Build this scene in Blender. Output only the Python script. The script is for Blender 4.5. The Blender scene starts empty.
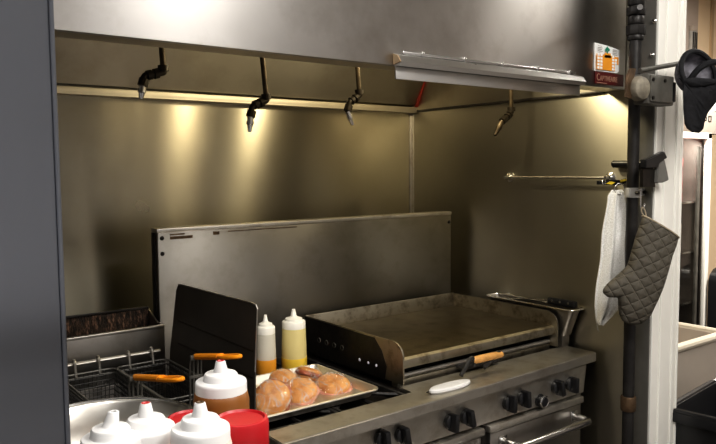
import bpy, bmesh, math, random
from mathutils import Vector, Matrix
random.seed(7)
PI = math.pi
COL = bpy.context.scene.collection
SC = bpy.context.scene

# ------------------------------------------------------------------ camera (solved from vanishing points)
F = 711.36
CX, CY = 358.0, 222.0
R = Matrix(((0.79610616, 0.05154542, -0.60295775),
            (-0.60509807, 0.05389951, -0.79432435),
            (-0.00844465, 0.99721508, 0.07409977)))
CAM = Vector((0, 0, 1.64))
cd = bpy.data.cameras.new('camera')
cd.sensor_fit = 'HORIZONTAL'; cd.sensor_width = 36; cd.lens = F / 716 * 36
cd.clip_start = 0.02
co = bpy.data.objects.new('camera', cd); COL.objects.link(co)
co.matrix_world = Matrix.Translation(CAM) @ R.to_4x4()
SC.camera = co

def at(u, v, ax, val):
    """point of the room seen at photo pixel (u,v) that lies on the plane ax=val"""
    d = R @ Vector((u - CX, -(v - CY), -F))
    i = 'xyz'.index(ax)
    return CAM + d * ((val - CAM[i]) / d[i])

# ------------------------------------------------------------------ materials
def mat(name):
    m = bpy.data.materials.new(name); m.use_nodes = True
    nt = m.node_tree
    return m, nt, nt.nodes['Principled BSDF']

def noise(nt, scale, detail=3, sx=(1, 1, 1), rough=0.55):
    tc = nt.nodes.new('ShaderNodeTexCoord'); mp = nt.nodes.new('ShaderNodeMapping')
    mp.inputs['Scale'].default_value = sx
    n = nt.nodes.new('ShaderNodeTexNoise'); n.inputs['Scale'].default_value = scale
    n.inputs['Detail'].default_value = detail; n.inputs['Roughness'].default_value = rough
    nt.links.new(tc.outputs['Object'], mp.inputs['Vector']); nt.links.new(mp.outputs['Vector'], n.inputs['Vector'])
    return n

def ramp(nt, fac, stops):
    r = nt.nodes.new('ShaderNodeValToRGB')
    e = r.color_ramp.elements
    while len(e) < len(stops): e.new(0.5)
    for el, (p, c) in zip(e, stops):
        el.position = p; el.color = (c[0], c[1], c[2], 1)
    nt.links.new(fac, r.inputs['Fac'])
    return r

def bump(nt, p, height, strength, dist=0.01):
    b = nt.nodes.new('ShaderNodeBump'); b.inputs['Strength'].default_value = strength; b.inputs['Distance'].default_value = dist
    nt.links.new(height, b.inputs['Height']); nt.links.new(b.outputs['Normal'], p.inputs['Normal'])
    return b

def plain(name, c, rough=0.5, metal=0.0, vary=0.12, scale=12, bumps=0.0, coat=0.0, spec=None):
    m, nt, p = mat(name)
    n = noise(nt, scale)
    lo = [max(0, x * (1 - vary)) for x in c]; hi = [min(1, x * (1 + vary)) for x in c]
    r = ramp(nt, n.outputs['Fac'], [(0.3, lo), (0.7, hi)])
    nt.links.new(r.outputs['Color'], p.inputs['Base Color'])
    p.inputs['Roughness'].default_value = rough; p.inputs['Metallic'].default_value = metal
    p.inputs['Coat Weight'].default_value = coat
    if spec is not None: p.inputs['Specular IOR Level'].default_value = spec
    if bumps: bump(nt, p, n.outputs['Fac'], bumps)
    return m

def steel(name, c, rough=0.3, aniso=0.6, tan=(0, 0, 1), vary=0.12, dirt=None, dirt_amt=0.5, scale=1.6):
    """brushed stainless: metallic, stretched reflection along the brushing, blotchy film of grease"""
    m, nt, p = mat(name)
    n = noise(nt, scale, 5)
    lo = [x * (1 - vary) for x in c]; hi = [min(1, x * (1 + vary)) for x in c]
    stops = [(0.3, lo), (0.7, hi)]
    r = ramp(nt, n.outputs['Fac'], stops)
    colr = r.outputs['Color']
    if dirt:
        n2 = noise(nt, scale * 2.7, 6, (1, 1, 1), 0.65)
        f = ramp(nt, n2.outputs['Fac'], [(0.48, (0, 0, 0)), (0.72, (dirt_amt,) * 3)])
        mx = nt.nodes.new('ShaderNodeMix'); mx.data_type = 'RGBA'
        nt.links.new(f.outputs['Color'], mx.inputs['Factor']); nt.links.new(colr, mx.inputs['A'])
        mx.inputs['B'].default_value = (*dirt, 1)
        colr = mx.outputs['Result']
    nt.links.new(colr, p.inputs['Base Color'])
    p.inputs['Metallic'].default_value = 1.0
    rr = nt.nodes.new('ShaderNodeMapRange'); rr.inputs['To Min'].default_value = rough * 0.85; rr.inputs['To Max'].default_value = rough * 1.2
    n3 = noise(nt, scale * 3, 4)
    nt.links.new(n3.outputs['Fac'], rr.inputs['Value']); nt.links.new(rr.outputs['Result'], p.inputs['Roughness'])
    if aniso:
        p.inputs['Anisotropic'].default_value = aniso
        cv = nt.nodes.new('ShaderNodeCombineXYZ')
        for i in range(3): cv.inputs[i].default_value = tan[i]
        nt.links.new(cv.outputs[0], p.inputs['Tangent'])
    return m

M = {}
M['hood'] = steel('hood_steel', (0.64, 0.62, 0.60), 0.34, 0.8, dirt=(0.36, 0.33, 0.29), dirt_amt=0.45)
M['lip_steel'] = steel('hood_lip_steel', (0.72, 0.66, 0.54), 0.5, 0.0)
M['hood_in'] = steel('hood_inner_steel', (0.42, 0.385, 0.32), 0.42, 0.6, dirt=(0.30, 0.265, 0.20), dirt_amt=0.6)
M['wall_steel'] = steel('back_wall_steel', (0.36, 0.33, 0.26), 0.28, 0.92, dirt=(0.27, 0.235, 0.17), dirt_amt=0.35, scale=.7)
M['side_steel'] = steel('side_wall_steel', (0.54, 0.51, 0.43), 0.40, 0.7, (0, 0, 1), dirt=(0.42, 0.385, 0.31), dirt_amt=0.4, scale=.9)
M['left_steel'] = steel('left_panel_steel', (0.25, 0.265, 0.30), 0.30, 0.6, (1, 0, 0), vary=0.06)
def wavy(m, strength, dist, sx):
    nt = m.node_tree; p = nt.nodes['Principled BSDF']
    bump(nt, p, noise(nt, 1.0, 1, sx).outputs['Fac'], strength, dist)
wavy(M['left_steel'], 0.5, 0.05, (.3, .3, 4.5))
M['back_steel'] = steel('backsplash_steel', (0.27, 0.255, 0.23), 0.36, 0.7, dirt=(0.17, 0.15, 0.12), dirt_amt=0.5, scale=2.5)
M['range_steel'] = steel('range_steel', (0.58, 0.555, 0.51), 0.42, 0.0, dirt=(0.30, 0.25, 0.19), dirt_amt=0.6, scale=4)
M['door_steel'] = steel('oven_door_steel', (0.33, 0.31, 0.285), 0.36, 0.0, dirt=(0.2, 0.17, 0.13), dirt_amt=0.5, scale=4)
M['bright_steel'] = steel('bright_steel', (0.66, 0.65, 0.63), 0.24, 0.0, vary=0.05)
M['bowl_steel'] = steel('bowl_steel', (0.80, 0.77, 0.71), 0.30, 0.0, vary=0.05)
M['griddle_side'] = steel('griddle_side_steel', (0.37, 0.335, 0.265), 0.42, 0.0, dirt=(0.08, 0.055, 0.03), dirt_amt=0.8, scale=6)
M['soot'] = plain('sooty_steel', (0.016, 0.013, 0.011), 0.38, 0.3, 0.5, 18, 0.25)
M['griddle_plate'] = steel('seasoned_plate', (0.21, 0.175, 0.115), 0.36, 0.0, dirt=(0.10, 0.08, 0.05), dirt_amt=0.8, scale=5)
M['iron'] = plain('cast_iron', (0.03, 0.028, 0.026), 0.42, 0.3, 0.4, 30, 0.3)
M['black_plastic'] = plain('black_plastic', (0.012, 0.012, 0.013), 0.32, 0, 0.3, 20)
M['black_rubber'] = plain('black_rubber', (0.02, 0.02, 0.021), 0.6, 0, 0.3, 20)
M['pipe'] = plain('black_iron_pipe', (0.022, 0.020, 0.019), 0.45, 0.3, 0.4, 22, 0.15)
M['brass'] = plain('aged_brass_pipe', (0.075, 0.055, 0.032), 0.45, 0.6, 0.35, 25, 0.15)
M['brass_dark'] = plain('dark_brass_fitting', (0.028, 0.021, 0.013), 0.42, 0.5, 0.4, 30, 0.2)
M['coupling'] = plain('rusty_coupling', (0.11, 0.07, 0.04), 0.5, 0.6, 0.4, 30, 0.3)
M['alu'] = steel('ticket_rail_aluminium', (0.72, 0.71, 0.69), 0.28, 0.5)
M['red_seal'] = plain('red_sealant', (0.22, 0.025, 0.015), 0.5)
M['white_paint'] = plain('white_painted_trim', (0.80, 0.78, 0.73), 0.45, 0, 0.04, 5)
M['white_groove'] = plain('trim_edge_white', (0.86, 0.85, 0.80), 0.4, 0, 0.02, 5)
M['room_wall'] = plain('painted_wall', (0.50, 0.50, 0.52), 0.7, 0, 0.04, 3)
M['beige_wall'] = plain('beige_wall', (0.66, 0.52, 0.36), 0.7, 0, 0.06, 2)
M['beige_dark'] = plain('beige_seam', (0.42, 0.30, 0.18), 0.7, 0, 0.06, 2)
M['pale_wall'] = plain('pale_wall_strip', (0.40, 0.34, 0.30), 0.7, 0, 0.06, 2)
M['ceiling'] = plain('ceiling_tile', (0.62, 0.62, 0.60), 0.8, 0, 0.05, 8)
M['white_plastic'] = plain('white_plastic', (0.66, 0.655, 0.65), 0.35, 0, 0.03, 10)
M['ivory_plastic'] = plain('ivory_plastic', (0.92, 0.90, 0.82), 0.4, 0, 0.04, 10)
M['orange'] = plain('orange_grip', (1.0, 0.33, 0.015), 0.38, 0, 0.08, 15)
M['red_plastic'] = plain('red_lid_plastic', (0.36, 0.006, 0.011), 0.42, 0, 0.08, 10)
M['wood'] = plain('wooden_grip', (0.58, 0.30, 0.09), 0.45, 0, 0.25, 25)
M['sauce_amber'] = plain('amber_sauce', (0.36, 0.14, 0.03), 0.3, 0, 0.2, 10)
M['sauce_pink'] = plain('pink_sauce', (0.66, 0.36, 0.27), 0.35, 0, 0.1, 10)
M['sauce_red'] = plain('red_sauce', (0.45, 0.03, 0.03), 0.35, 0, 0.1, 10)
M['oil_orange'] = plain('orange_oil', (0.85, 0.36, 0.04), 0.2, 0, 0.1, 10)
M['oil_gold'] = plain('golden_oil', (0.90, 0.62, 0.08), 0.2, 0, 0.1, 10)
M['tray'] = steel('sheet_tray_aluminium', (0.74, 0.70, 0.62), 0.38, 0.0, vary=0.06)
M['meat'] = plain('filling', (0.34, 0.10, 0.05), 0.45, 0, 0.4, 40, 0.5)
M['ham'] = plain('pink_filling', (0.62, 0.27, 0.18), 0.4, 0, 0.3, 40, 0.4)
M['gray_plastic'] = plain('grey_cover', (0.33, 0.32, 0.30), 0.5, 0, 0.15, 15)
M['galv'] = plain('galvanised_box', (0.105, 0.10, 0.088), 0.5, 0.3, 0.25, 18)
M['corroded'] = plain('corroded_fitting', (0.23, 0.205, 0.16), 0.6, 0.2, 0.45, 25, 0.4)
M['yellow'] = plain('yellow_plastic', (0.72, 0.52, 0.04), 0.4)
M['tub'] = plain('cream_tub', (0.52, 0.47, 0.385), 0.4, 0, 0.05, 5)
M['tub_side'] = plain('tub_side', (0.40, 0.35, 0.30), 0.45, 0, 0.06, 5)
M['bin'] = plain('black_bin_plastic', (0.011, 0.011, 0.012), 0.28, 0, 0.2, 8)
M['cardboard'] = plain('grey_cardboard', (0.36, 0.31, 0.27), 0.7, 0, 0.08, 8)
M['ink'] = plain('dark_ink', (0.03, 0.025, 0.025), 0.6)
M['paper'] = plain('white_paper', (0.84, 0.84, 0.82), 0.5, 0, 0.02)
M['menu_orange'] = plain('menu_orange', (0.82, 0.33, 0.03), 0.5, 0, 0.1)
M['leaf'] = plain('leaf_green', (0.03, 0.26, 0.16), 0.5)
M['maroon'] = plain('maroon_plate', (0.085, 0.010, 0.010), 0.4, 0, 0.1)
M['plate_letters'] = plain('plate_letters', (0.36, 0.20, 0.14), 0.5)
M['red_box'] = plain('red_packaging', (0.42, 0.05, 0.05), 0.5, 0, 0.15)
M['cream_box'] = plain('cream_packaging', (0.60, 0.56, 0.50), 0.5, 0, 0.1)
M['dark_inside'] = plain('dark_interior', (0.16, 0.14, 0.125), 0.6)

def m_floor():
    m, nt, p = mat('quarry_tile')
    tc = nt.nodes.new('ShaderNodeTexCoord'); b = nt.nodes.new('ShaderNodeTexBrick')
    b.offset = 0; b.inputs['Scale'].default_value = 6; b.inputs['Row Height'].default_value = 0.5
    b.inputs['Color1'].default_value = (0.07, 0.062, 0.055, 1); b.inputs['Color2'].default_value = (0.09, 0.08, 0.07, 1)
    b.inputs['Mortar'].default_value = (0.06, 0.055, 0.05, 1)
    nt.links.new(tc.outputs['Object'], b.inputs['Vector']); nt.links.new(b.outputs['Color'], p.inputs['Base Color'])
    p.inputs['Roughness'].default_value = 0.5
    return m
M['floor'] = m_floor()

def m_translucent(name, c, transp=0.45, rough=0.35):
    m, nt, p = mat(name)
    p.inputs['Base Color'].default_value = (*c, 1); p.inputs['Roughness'].default_value = rough
    n = noise(nt, 20); r = ramp(nt, n.outputs['Fac'], [(0.3, [x * .96 for x in c]), (0.7, c)])
    nt.links.new(r.outputs['Color'], p.inputs['Base Color'])
    t = nt.nodes.new('ShaderNodeBsdfTransparent'); mx = nt.nodes.new('ShaderNodeMixShader')
    mx.inputs[0].default_value = transp
    nt.links.new(p.outputs[0], mx.inputs[1]); nt.links.new(t.outputs[0], mx.inputs[2])
    nt.links.new(mx.outputs[0], nt.nodes['Material Output'].inputs['Surface'])
    return m
M['bottle_clear'] = m_translucent('translucent_bottle', (0.80, 0.77, 0.66), 0.22)
M['bottle_yellow'] = m_translucent('yellowish_bottle', (0.86, 0.74, 0.34), 0.14)
M['body_amber'] = m_translucent('amber_bottle_plastic', (0.22, 0.085, 0.02), 0.08)
M['body_pink'] = m_translucent('pinkish_bottle_plastic', (0.74, 0.56, 0.49), 0.12)
M['bottle_body'] = m_translucent('sauce_bottle_plastic', (0.80, 0.74, 0.70), 0.5)

def m_film():
    """clear cling film: glossy where it creases, fine pale crease lines"""
    m, nt, p = mat('plastic_wrap')
    n = noise(nt, 45, 3, (1, 1, 2)); n.inputs['Distortion'].default_value = 1.5
    g = nt.nodes.new('ShaderNodeBsdfGlossy'); g.inputs['Roughness'].default_value = 0.08
    g.inputs['Color'].default_value = (1, 0.98, 0.95, 1)
    b = nt.nodes.new('ShaderNodeBump'); b.inputs['Strength'].default_value = 1.0; b.inputs['Distance'].default_value = 0.03
    nt.links.new(n.outputs['Fac'], b.inputs['Height']); nt.links.new(b.outputs['Normal'], g.inputs['Normal'])
    t = nt.nodes.new('ShaderNodeBsdfTransparent'); mx = nt.nodes.new('ShaderNodeMixShader')
    mx.inputs[0].default_value = 0.11
    nt.links.new(t.outputs[0], mx.inputs[1]); nt.links.new(g.outputs[0], mx.inputs[2])
    nw = noise(nt, 17, 2, (1.5, .7, 1.3)); nw.inputs['Distortion'].default_value = .8
    sb = nt.nodes.new('ShaderNodeMath'); sb.operation = 'SUBTRACT'; sb.inputs[1].default_value = .5
    ab = nt.nodes.new('ShaderNodeMath'); ab.operation = 'ABSOLUTE'
    nt.links.new(nw.outputs['Fac'], sb.inputs[0]); nt.links.new(sb.outputs[0], ab.inputs[0])
    r = ramp(nt, ab.outputs[0], [(0.0, (.6,) * 3), (0.02, (0, 0, 0))])
    d = nt.nodes.new('ShaderNodeBsdfDiffuse'); d.inputs['Color'].default_value = (.95, .90, .84, 1)
    m2 = nt.nodes.new('ShaderNodeMixShader')
    nt.links.new(r.outputs['Color'], m2.inputs[0]); nt.links.new(mx.outputs[0], m2.inputs[1]); nt.links.new(d.outputs[0], m2.inputs[2])
    nt.links.new(m2.outputs[0], nt.nodes['Material Output'].inputs['Surface'])
    return m
M['film'] = m_film()

def m_glass():
    m, nt, p = mat('cooler_glass')
    g = nt.nodes.new('ShaderNodeBsdfGlossy'); g.inputs['Roughness'].default_value = 0.05
    g.inputs['Color'].default_value = (0.8, 0.8, 0.8, 1)
    t = nt.nodes.new('ShaderNodeBsdfTransparent'); t.inputs['Color'].default_value = (0.78, 0.77, 0.75, 1)
    mx = nt.nodes.new('ShaderNodeMixShader'); mx.inputs[0].default_value = 0.09
    nt.links.new(t.outputs[0], mx.inputs[1]); nt.links.new(g.outputs[0], mx.inputs[2])
    nt.links.new(mx.outputs[0], nt.nodes['Material Output'].inputs['Surface'])
    return m
M['glass'] = m_glass()

def m_bun():
    m, nt, p = mat('bun_crust')
    n = noise(nt, 26, 5)
    r = ramp(nt, n.outputs['Fac'], [(0.3, (0.44, 0.15, 0.03)), (0.5, (0.62, 0.27, 0.065)), (0.72, (0.78, 0.45, 0.16))])
    nt.links.new(r.outputs['Color'], p.inputs['Base Color']); p.inputs['Roughness'].default_value = 0.45
    bump(nt, p, n.outputs['Fac'], 0.25)
    return m
M['bun'] = m_bun()

def m_towel():
    m, nt, p = mat('terry_cloth')
    n = noise(nt, 260, 2)
    r = ramp(nt, n.outputs['Fac'], [(0.3, (0.66, 0.65, 0.61)), (0.7, (0.90, 0.89, 0.86))])
    nt.links.new(r.outputs['Color'], p.inputs['Base Color']); p.inputs['Roughness'].default_value = 0.95
    bump(nt, p, n.outputs['Fac'], 0.8, 0.004)
    return m
M['towel'] = m_towel()

def m_quilt():
    """diamond-quilted cloth: two crossing sets of stitch lines in the mitt's own x/z plane"""
    m, nt, p = mat('quilted_cloth')
    tc = nt.nodes.new('ShaderNodeTexCoord'); sp = nt.nodes.new('ShaderNodeSeparateXYZ')
    nt.links.new(tc.outputs['Object'], sp.inputs[0])
    def lin(a, b):
        m1 = nt.nodes.new('ShaderNodeMath'); m1.operation = 'MULTIPLY'; m1.inputs[1].default_value = a
        m2 = nt.nodes.new('ShaderNodeMath'); m2.operation = 'MULTIPLY_ADD'; m2.inputs[1].default_value = b
        nt.links.new(sp.outputs['X'], m1.inputs[0]); nt.links.new(sp.outputs['Z'], m2.inputs[0]); nt.links.new(m1.outputs[0], m2.inputs[2])
        s = nt.nodes.new('ShaderNodeMath'); s.operation = 'SINE'; nt.links.new(m2.outputs[0], s.inputs[0])
        ab = nt.nodes.new('ShaderNodeMath'); ab.operation = 'ABSOLUTE'; nt.links.new(s.outputs[0], ab.inputs[0])
        return ab
    a = lin(82, 48); b = lin(-42, 88)
    mn = nt.nodes.new('ShaderNodeMath'); mn.operation = 'MINIMUM'
    nt.links.new(a.outputs[0], mn.inputs[0]); nt.links.new(b.outputs[0], mn.inputs[1])
    r = ramp(nt, mn.outputs[0], [(0.0, (0.17, 0.15, 0.115)), (0.14, (0.060, 0.053, 0.041)), (0.6, (0.082, 0.072, 0.056))])
    n = noise(nt, 14, 4)
    r2 = ramp(nt, n.outputs['Fac'], [(0.3, (0.7, 0.68, 0.64)), (0.65, (1.1, 1.1, 1.1))])
    mx = nt.nodes.new('ShaderNodeMix'); mx.data_type = 'RGBA'; mx.blend_type = 'MULTIPLY'; mx.inputs['Factor'].default_value = 1
    nt.links.new(r.outputs['Color'], mx.inputs['A']); nt.links.new(r2.outputs['Color'], mx.inputs['B'])
    nt.links.new(mx.outputs['Result'], p.inputs['Base Color']); p.inputs['Roughness'].default_value = 0.75
    pw = nt.nodes.new('ShaderNodeMath'); pw.operation = 'POWER'; pw.inputs[1].default_value = 0.5
    nt.links.new(mn.outputs[0], pw.inputs[0])
    bump(nt, p, pw.outputs[0], 0.6, 0.008)
    return m
M['quilt'] = m_quilt()
M['mitt_lining'] = plain('mitt_lining', (0.30, 0.25, 0.18), 0.8)
M['cap_cloth'] = plain('black_cap_cloth', (0.005, 0.005, 0.007), 0.85, 0, 0.3, 60, 0.3)
M['cap_lining'] = plain('cap_lining', (0.16, 0.155, 0.175), 0.8, 0, 0.95, 26, 0.2)

def m_emit(name, c, s):
    m, nt, p = mat(name)
    n = noise(nt, 6); r = ramp(nt, n.outputs['Fac'], [(0.3, [x * .97 for x in c]), (0.7, c)])
    nt.links.new(r.outputs['Color'], p.inputs['Emission Color']); p.inputs['Emission Strength'].default_value = s
    p.inputs['Base Color'].default_value = (0.8, 0.8, 0.8, 1)
    return m

# ------------------------------------------------------------------ mesh helpers (world coordinates in, origin at the thing's base out)
def bm_new(): return bmesh.new()

def box(bm, lo, hi, bev=0.0, seg=2):
    lo = Vector(lo); hi = Vector(hi)
    r = bmesh.ops.create_cube(bm, size=1)
    vs = r['verts']
    bmesh.ops.scale(bm, vec=hi - lo, verts=vs); bmesh.ops.translate(bm, vec=(lo + hi) / 2, verts=vs)
    if bev:
        es = list({e for v in vs for e in v.link_edges})
        bmesh.ops.bevel(bm, geom=es, offset=bev, segments=seg, affect='EDGES', profile=0.5, clamp_overlap=True)
    return bm

def frame_of(d):
    d = d.normalized()
    a = Vector((0, 0, 1)) if abs(d.z) < 0.9 else Vector((1, 0, 0))
    x = a.cross(d).normalized(); y = d.cross(x)
    return x, y

def cyl(bm, a, b, r0, r1=None, n=16, cap=True):
    a = Vector(a); b = Vector(b); r1 = r0 if r1 is None else r1
    x, y = frame_of(b - a)
    A = [bm.verts.new(a + (x * math.cos(t) + y * math.sin(t)) * r0) for t in [2 * PI * i / n for i in range(n)]]
    B = [bm.verts.new(b + (x * math.cos(t) + y * math.sin(t)) * r1) for t in [2 * PI * i / n for i in range(n)]]
    for i in range(n):
        j = (i + 1) % n
        bm.faces.new((A[i], A[j], B[j], B[i]))
    if cap:
        bm.faces.new(A[::-1]); bm.faces.new(B)
    return bm

def tube(bm, pts, r, n=10, closed=False, rs=None):
    pts = [Vector(p) for p in pts]
    N = len(pts); rings = []
    x = None
    for i, p in enumerate(pts):
        if closed: d = pts[(i + 1) % N] - pts[i - 1]
        else: d = pts[min(i + 1, N - 1)] - pts[max(i - 1, 0)]
        d.normalize()
        if x is None: x, y = frame_of(d)
        else:
            x = (x - d * x.dot(d)).normalized(); y = d.cross(x)
        rad = rs[i] if rs else r
        rings.append([bm.verts.new(p + (x * math.cos(2 * PI * k / n) + y * math.sin(2 * PI * k / n)) * rad) for k in range(n)])
    for i in range(N if closed else N - 1):
        a = rings[i]; b = rings[(i + 1) % N]
        for k in range(n):
            q = (k + 1) % n
            bm.faces.new((a[k], a[q], b[q], b[k]))
    if not closed:
        bm.faces.new(rings[0][::-1]); bm.faces.new(rings[-1])
    return bm

def smooth_path(pts, sub=4):
    pts = [Vector(p) for p in pts]; out = []
    for i in range(len(pts) - 1):
        p0 = pts[max(i - 1, 0)]; p1 = pts[i]; p2 = pts[i + 1]; p3 = pts[min(i + 2, len(pts) - 1)]
        for s in range(sub):
            t = s / sub
            out.append(0.5 * ((2 * p1) + (p2 - p0) * t + (2 * p0 - 5 * p1 + 4 * p2 - p3) * t * t + (3 * p1 - p0 - 3 * p2 + p3) * t ** 3))
    out.append(pts[-1]); return out

def lathe(bm, prof, c=(0, 0, 0), n=32, axis=None):
    """prof: (radius, height) list; ends at radius 0 close the shape"""
    c = Vector(c)
    if axis is None: X, Y, Z = Vector((1, 0, 0)), Vector((0, 1, 0)), Vector((0, 0, 1))
    else:
        Z = Vector(axis).normalized(); X, Y = frame_of(Z)
    rings = []
    for r, h in prof:
        if r < 1e-6: rings.append([bm.verts.new(c + Z * h)])
        else: rings.append([bm.verts.new(c + Z * h + (X * math.cos(2 * PI * k / n) + Y * math.sin(2 * PI * k / n)) * r) for k in range(n)])
    for a, b in zip(rings, rings[1:]):
        for k in range(n):
            q = (k + 1) % n
            if len(a) == 1 and len(b) == 1: continue
            if len(a) == 1: bm.faces.new((a[0], b[q], b[k]))
            elif len(b) == 1: bm.faces.new((a[k], a[q], b[0]))
            else: bm.faces.new((a[k], a[q], b[q], b[k]))
    return bm

def prism(bm, poly, depth_vec):
    """extrude a planar polygon (3-D points) along depth_vec"""
    dv = Vector(depth_vec)
    A = [bm.verts.new(Vector(p)) for p in poly]; B = [bm.verts.new(Vector(p) + dv) for p in poly]
    n = len(A)
    bm.faces.new(A[::-1]); bm.faces.new(B)
    for i in range(n):
        j = (i + 1) % n
        bm.faces.new((A[i], A[j], B[j], B[i]))
    return bm

ORG = {}
def org(o):
    return ORG.get(o.name, Vector((0, 0, 0))) if o else Vector((0, 0, 0))

def obj(name, bm, m, parent=None, smooth=35, origin=None, local=False):
    bmesh.ops.recalc_face_normals(bm, faces=bm.faces[:])
    if parent is not None: L = org(parent)
    elif origin is not None: L = Vector(origin)
    elif local: L = Vector((0, 0, 0))
    else:
        vs = [v.co for v in bm.verts]
        L = Vector((sum(v.x for v in vs) / len(vs), sum(v.y for v in vs) / len(vs), min(v.z for v in vs)))
    if not local: bmesh.ops.translate(bm, vec=-L, verts=bm.verts[:])
    me = bpy.data.meshes.new(name); bm.to_mesh(me); bm.free()
    if smooth:
        for p in me.polygons: p.use_smooth = True
        me.set_sharp_from_angle(angle=math.radians(smooth))
    me.materials.append(m)
    o = bpy.data.objects.new(name, me); COL.objects.link(o)
    if parent is not None: o.parent = parent
    else: o.location = L
    ORG[o.name] = L.copy() if not local else Vector((0, 0, 0))
    return o

def split(name, bm, m, parent, smooth=35):
    """each loose piece of bm becomes a part of its own"""
    left = set(bm.verts); out = []
    while left:
        st = [left.pop()]; isl = set(st)
        while st:
            for e in st.pop().link_edges:
                for w_ in e.verts:
                    if w_ not in isl: isl.add(w_); st.append(w_)
        left -= isl
        nb = bmesh.new(); mp = {v: nb.verts.new(v.co) for v in isl}
        for f in bm.faces:
            if f.verts[0] in isl: nb.faces.new([mp[v] for v in f.verts])
        out.append(obj(name, nb, m, parent, smooth))
    bm.free(); return out

def tag(o, label=None, cat=None, group=None, kind=None):
    if label: o['label'] = label
    if cat: o['category'] = cat
    if group: o['group'] = group
    if kind: o['kind'] = kind
    return o

def thing(name, label, cat, loc, group=None, rotz=0):
    o = bpy.data.objects.new(name, None); COL.objects.link(o)
    o.empty_display_size = 0.05
    o.location = loc; o.rotation_euler = (0, 0, rotz)
    ORG[o.name] = Vector(loc) if not rotz else Vector((0, 0, 0))
    return tag(o, label, cat, group)

def struct(name, bm, m, smooth=35, parent=None):
    o = obj(name, bm, m, parent, smooth)
    if parent is None: tag(o, kind='structure')
    return o

def dup(root, loc, label, rotz=None):
    r = root.copy(); COL.objects.link(r); r.location = loc
    if rotz is not None: r.rotation_euler = (0, 0, rotz)
    r['label'] = label
    for ch in list(root.children):
        c = ch.copy(); COL.objects.link(c); c.parent = r
        for g in list(ch.children):
            d = g.copy(); COL.objects.link(d); d.parent = c
    return r

# ------------------------------------------------------------------ the room
XR = 2.42      # steel side wall
YW = 2.735      # steel wall behind the range
YH = 1.53      # hood front
ZH = 1.926      # hood lower edge
XP = 2.608     # right edge of the white post
CEIL = 3.15
struct('floor', box(bm_new(), (-2.2, -2.8, -0.06), (7.2, 3.5, 0)), M['floor'])
struct('ceiling', box(bm_new(), (-2.2, -2.8, CEIL), (7.2, 3.5, CEIL + 0.06)), M['ceiling'])
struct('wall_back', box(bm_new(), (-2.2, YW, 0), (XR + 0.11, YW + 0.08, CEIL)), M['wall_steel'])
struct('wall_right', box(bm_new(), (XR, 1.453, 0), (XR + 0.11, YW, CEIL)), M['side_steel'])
struct('wall_front', box(bm_new(), (-2.2, -2.8, 0), (7.2, -2.72, CEIL)), M['room_wall'])
struct('wall_left', box(bm_new(), (-2.28, -2.8, 0), (-2.2, YW, CEIL)), M['room_wall'])
struct('wall_far', box(bm_new(), (XR + 0.11, 3.3, 0), (7.2, 3.38, CEIL)), M['beige_wall'])
struct('wall_side', box(bm_new(), (7.12, -2.8, 0), (7.2, 3.38, CEIL)), M['pale_wall'])
# seams and panels of the far beige wall
for i, (u0, u1, m) in enumerate([(676, 696.5, 'pale_wall'), (710, 712.5, 'beige_dark')]):
    a = at(u0, 20, 'y', 3.3); b = at(u1, 20, 'y', 3.3)
    struct('trim_%d' % (3 + i), box(bm_new(), (a.x, 3.285, 0), (b.x, 3.3, CEIL)), M[m])
# near steel end panel at the left of the pass
b = box(bm_new(), (-0.75, 0.70, 0), (0.1785, 0.74, CEIL), 0.002)
box(b, (0.177, 0.6985, 0), (0.1818, 0.742, CEIL), 0.001)
o = struct('wall_pass', b, M['left_steel'])

# corner angle in the cooking bay
b = box(bm_new(), (XR - 0.012, YW - 0.004, 0.9), (XR, YW, ZH - 0.01)); box(b, (XR - 0.003, YW - 0.02, 0.9), (XR, YW, ZH - 0.01))
struct('trim_1', b, M['range_steel'])
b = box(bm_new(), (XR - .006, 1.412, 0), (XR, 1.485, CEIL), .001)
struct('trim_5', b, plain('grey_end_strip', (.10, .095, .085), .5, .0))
# white post that ends the steel wall
b = box(bm_new(), (XR, 1.41, 0), (XP, 1.452, CEIL), 0.003)
t2 = struct('trim_2', b, M['white_paint'])
b = bm_new()
for x0, x1 in ((XR, XR + 0.006), (XR + 0.058, XR + 0.064), (XP - 0.045, XP - 0.039), (XP - 0.008, XP)):
    box(b, (x0, 1.404, 0), (x1, 1.412, CEIL), 0.001)
struct('raised_edge', b, M['white_groove'], parent=t2)
# pass shelf in front of the camera, under the squeeze bottles (just below the frame)
b = box(bm_new(), (0.18, 0.36, 1.06), (0.60, 1.19, 1.10), 0.004)
obj_shelf = tag(obj('pass_shelf', b, M['range_steel'], origin=(0.39, 0.775, 0)), 'stainless pass shelf under the squeeze bottles and the bowl', 'shelf')
for x in (0.22, 0.56):
    for y in (0.42, 1.12):
        obj('leg', cyl(bm_new(), (x, y, 0), (x, y, 1.06), 0.02), M['range_steel'], obj_shelf)

# ------------------------------------------------------------------ hood
hood = thing('exhaust_hood', 'stainless steel exhaust hood over the range and fryer', 'hood', (1.0, 2.1, ZH))
HX0 = -0.6
obj('front_panel', box(bm_new(), (HX0, YH, ZH), (XR - 0.004, YH + 0.02, CEIL - 0.01), 0.002), M['hood'], hood)
obj('front_lip', box(bm_new(), (HX0, YH + 0.02, ZH), (XR - 0.004, YH + 0.085, ZH + 0.025), 0.002), M['lip_steel'], hood)
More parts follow.
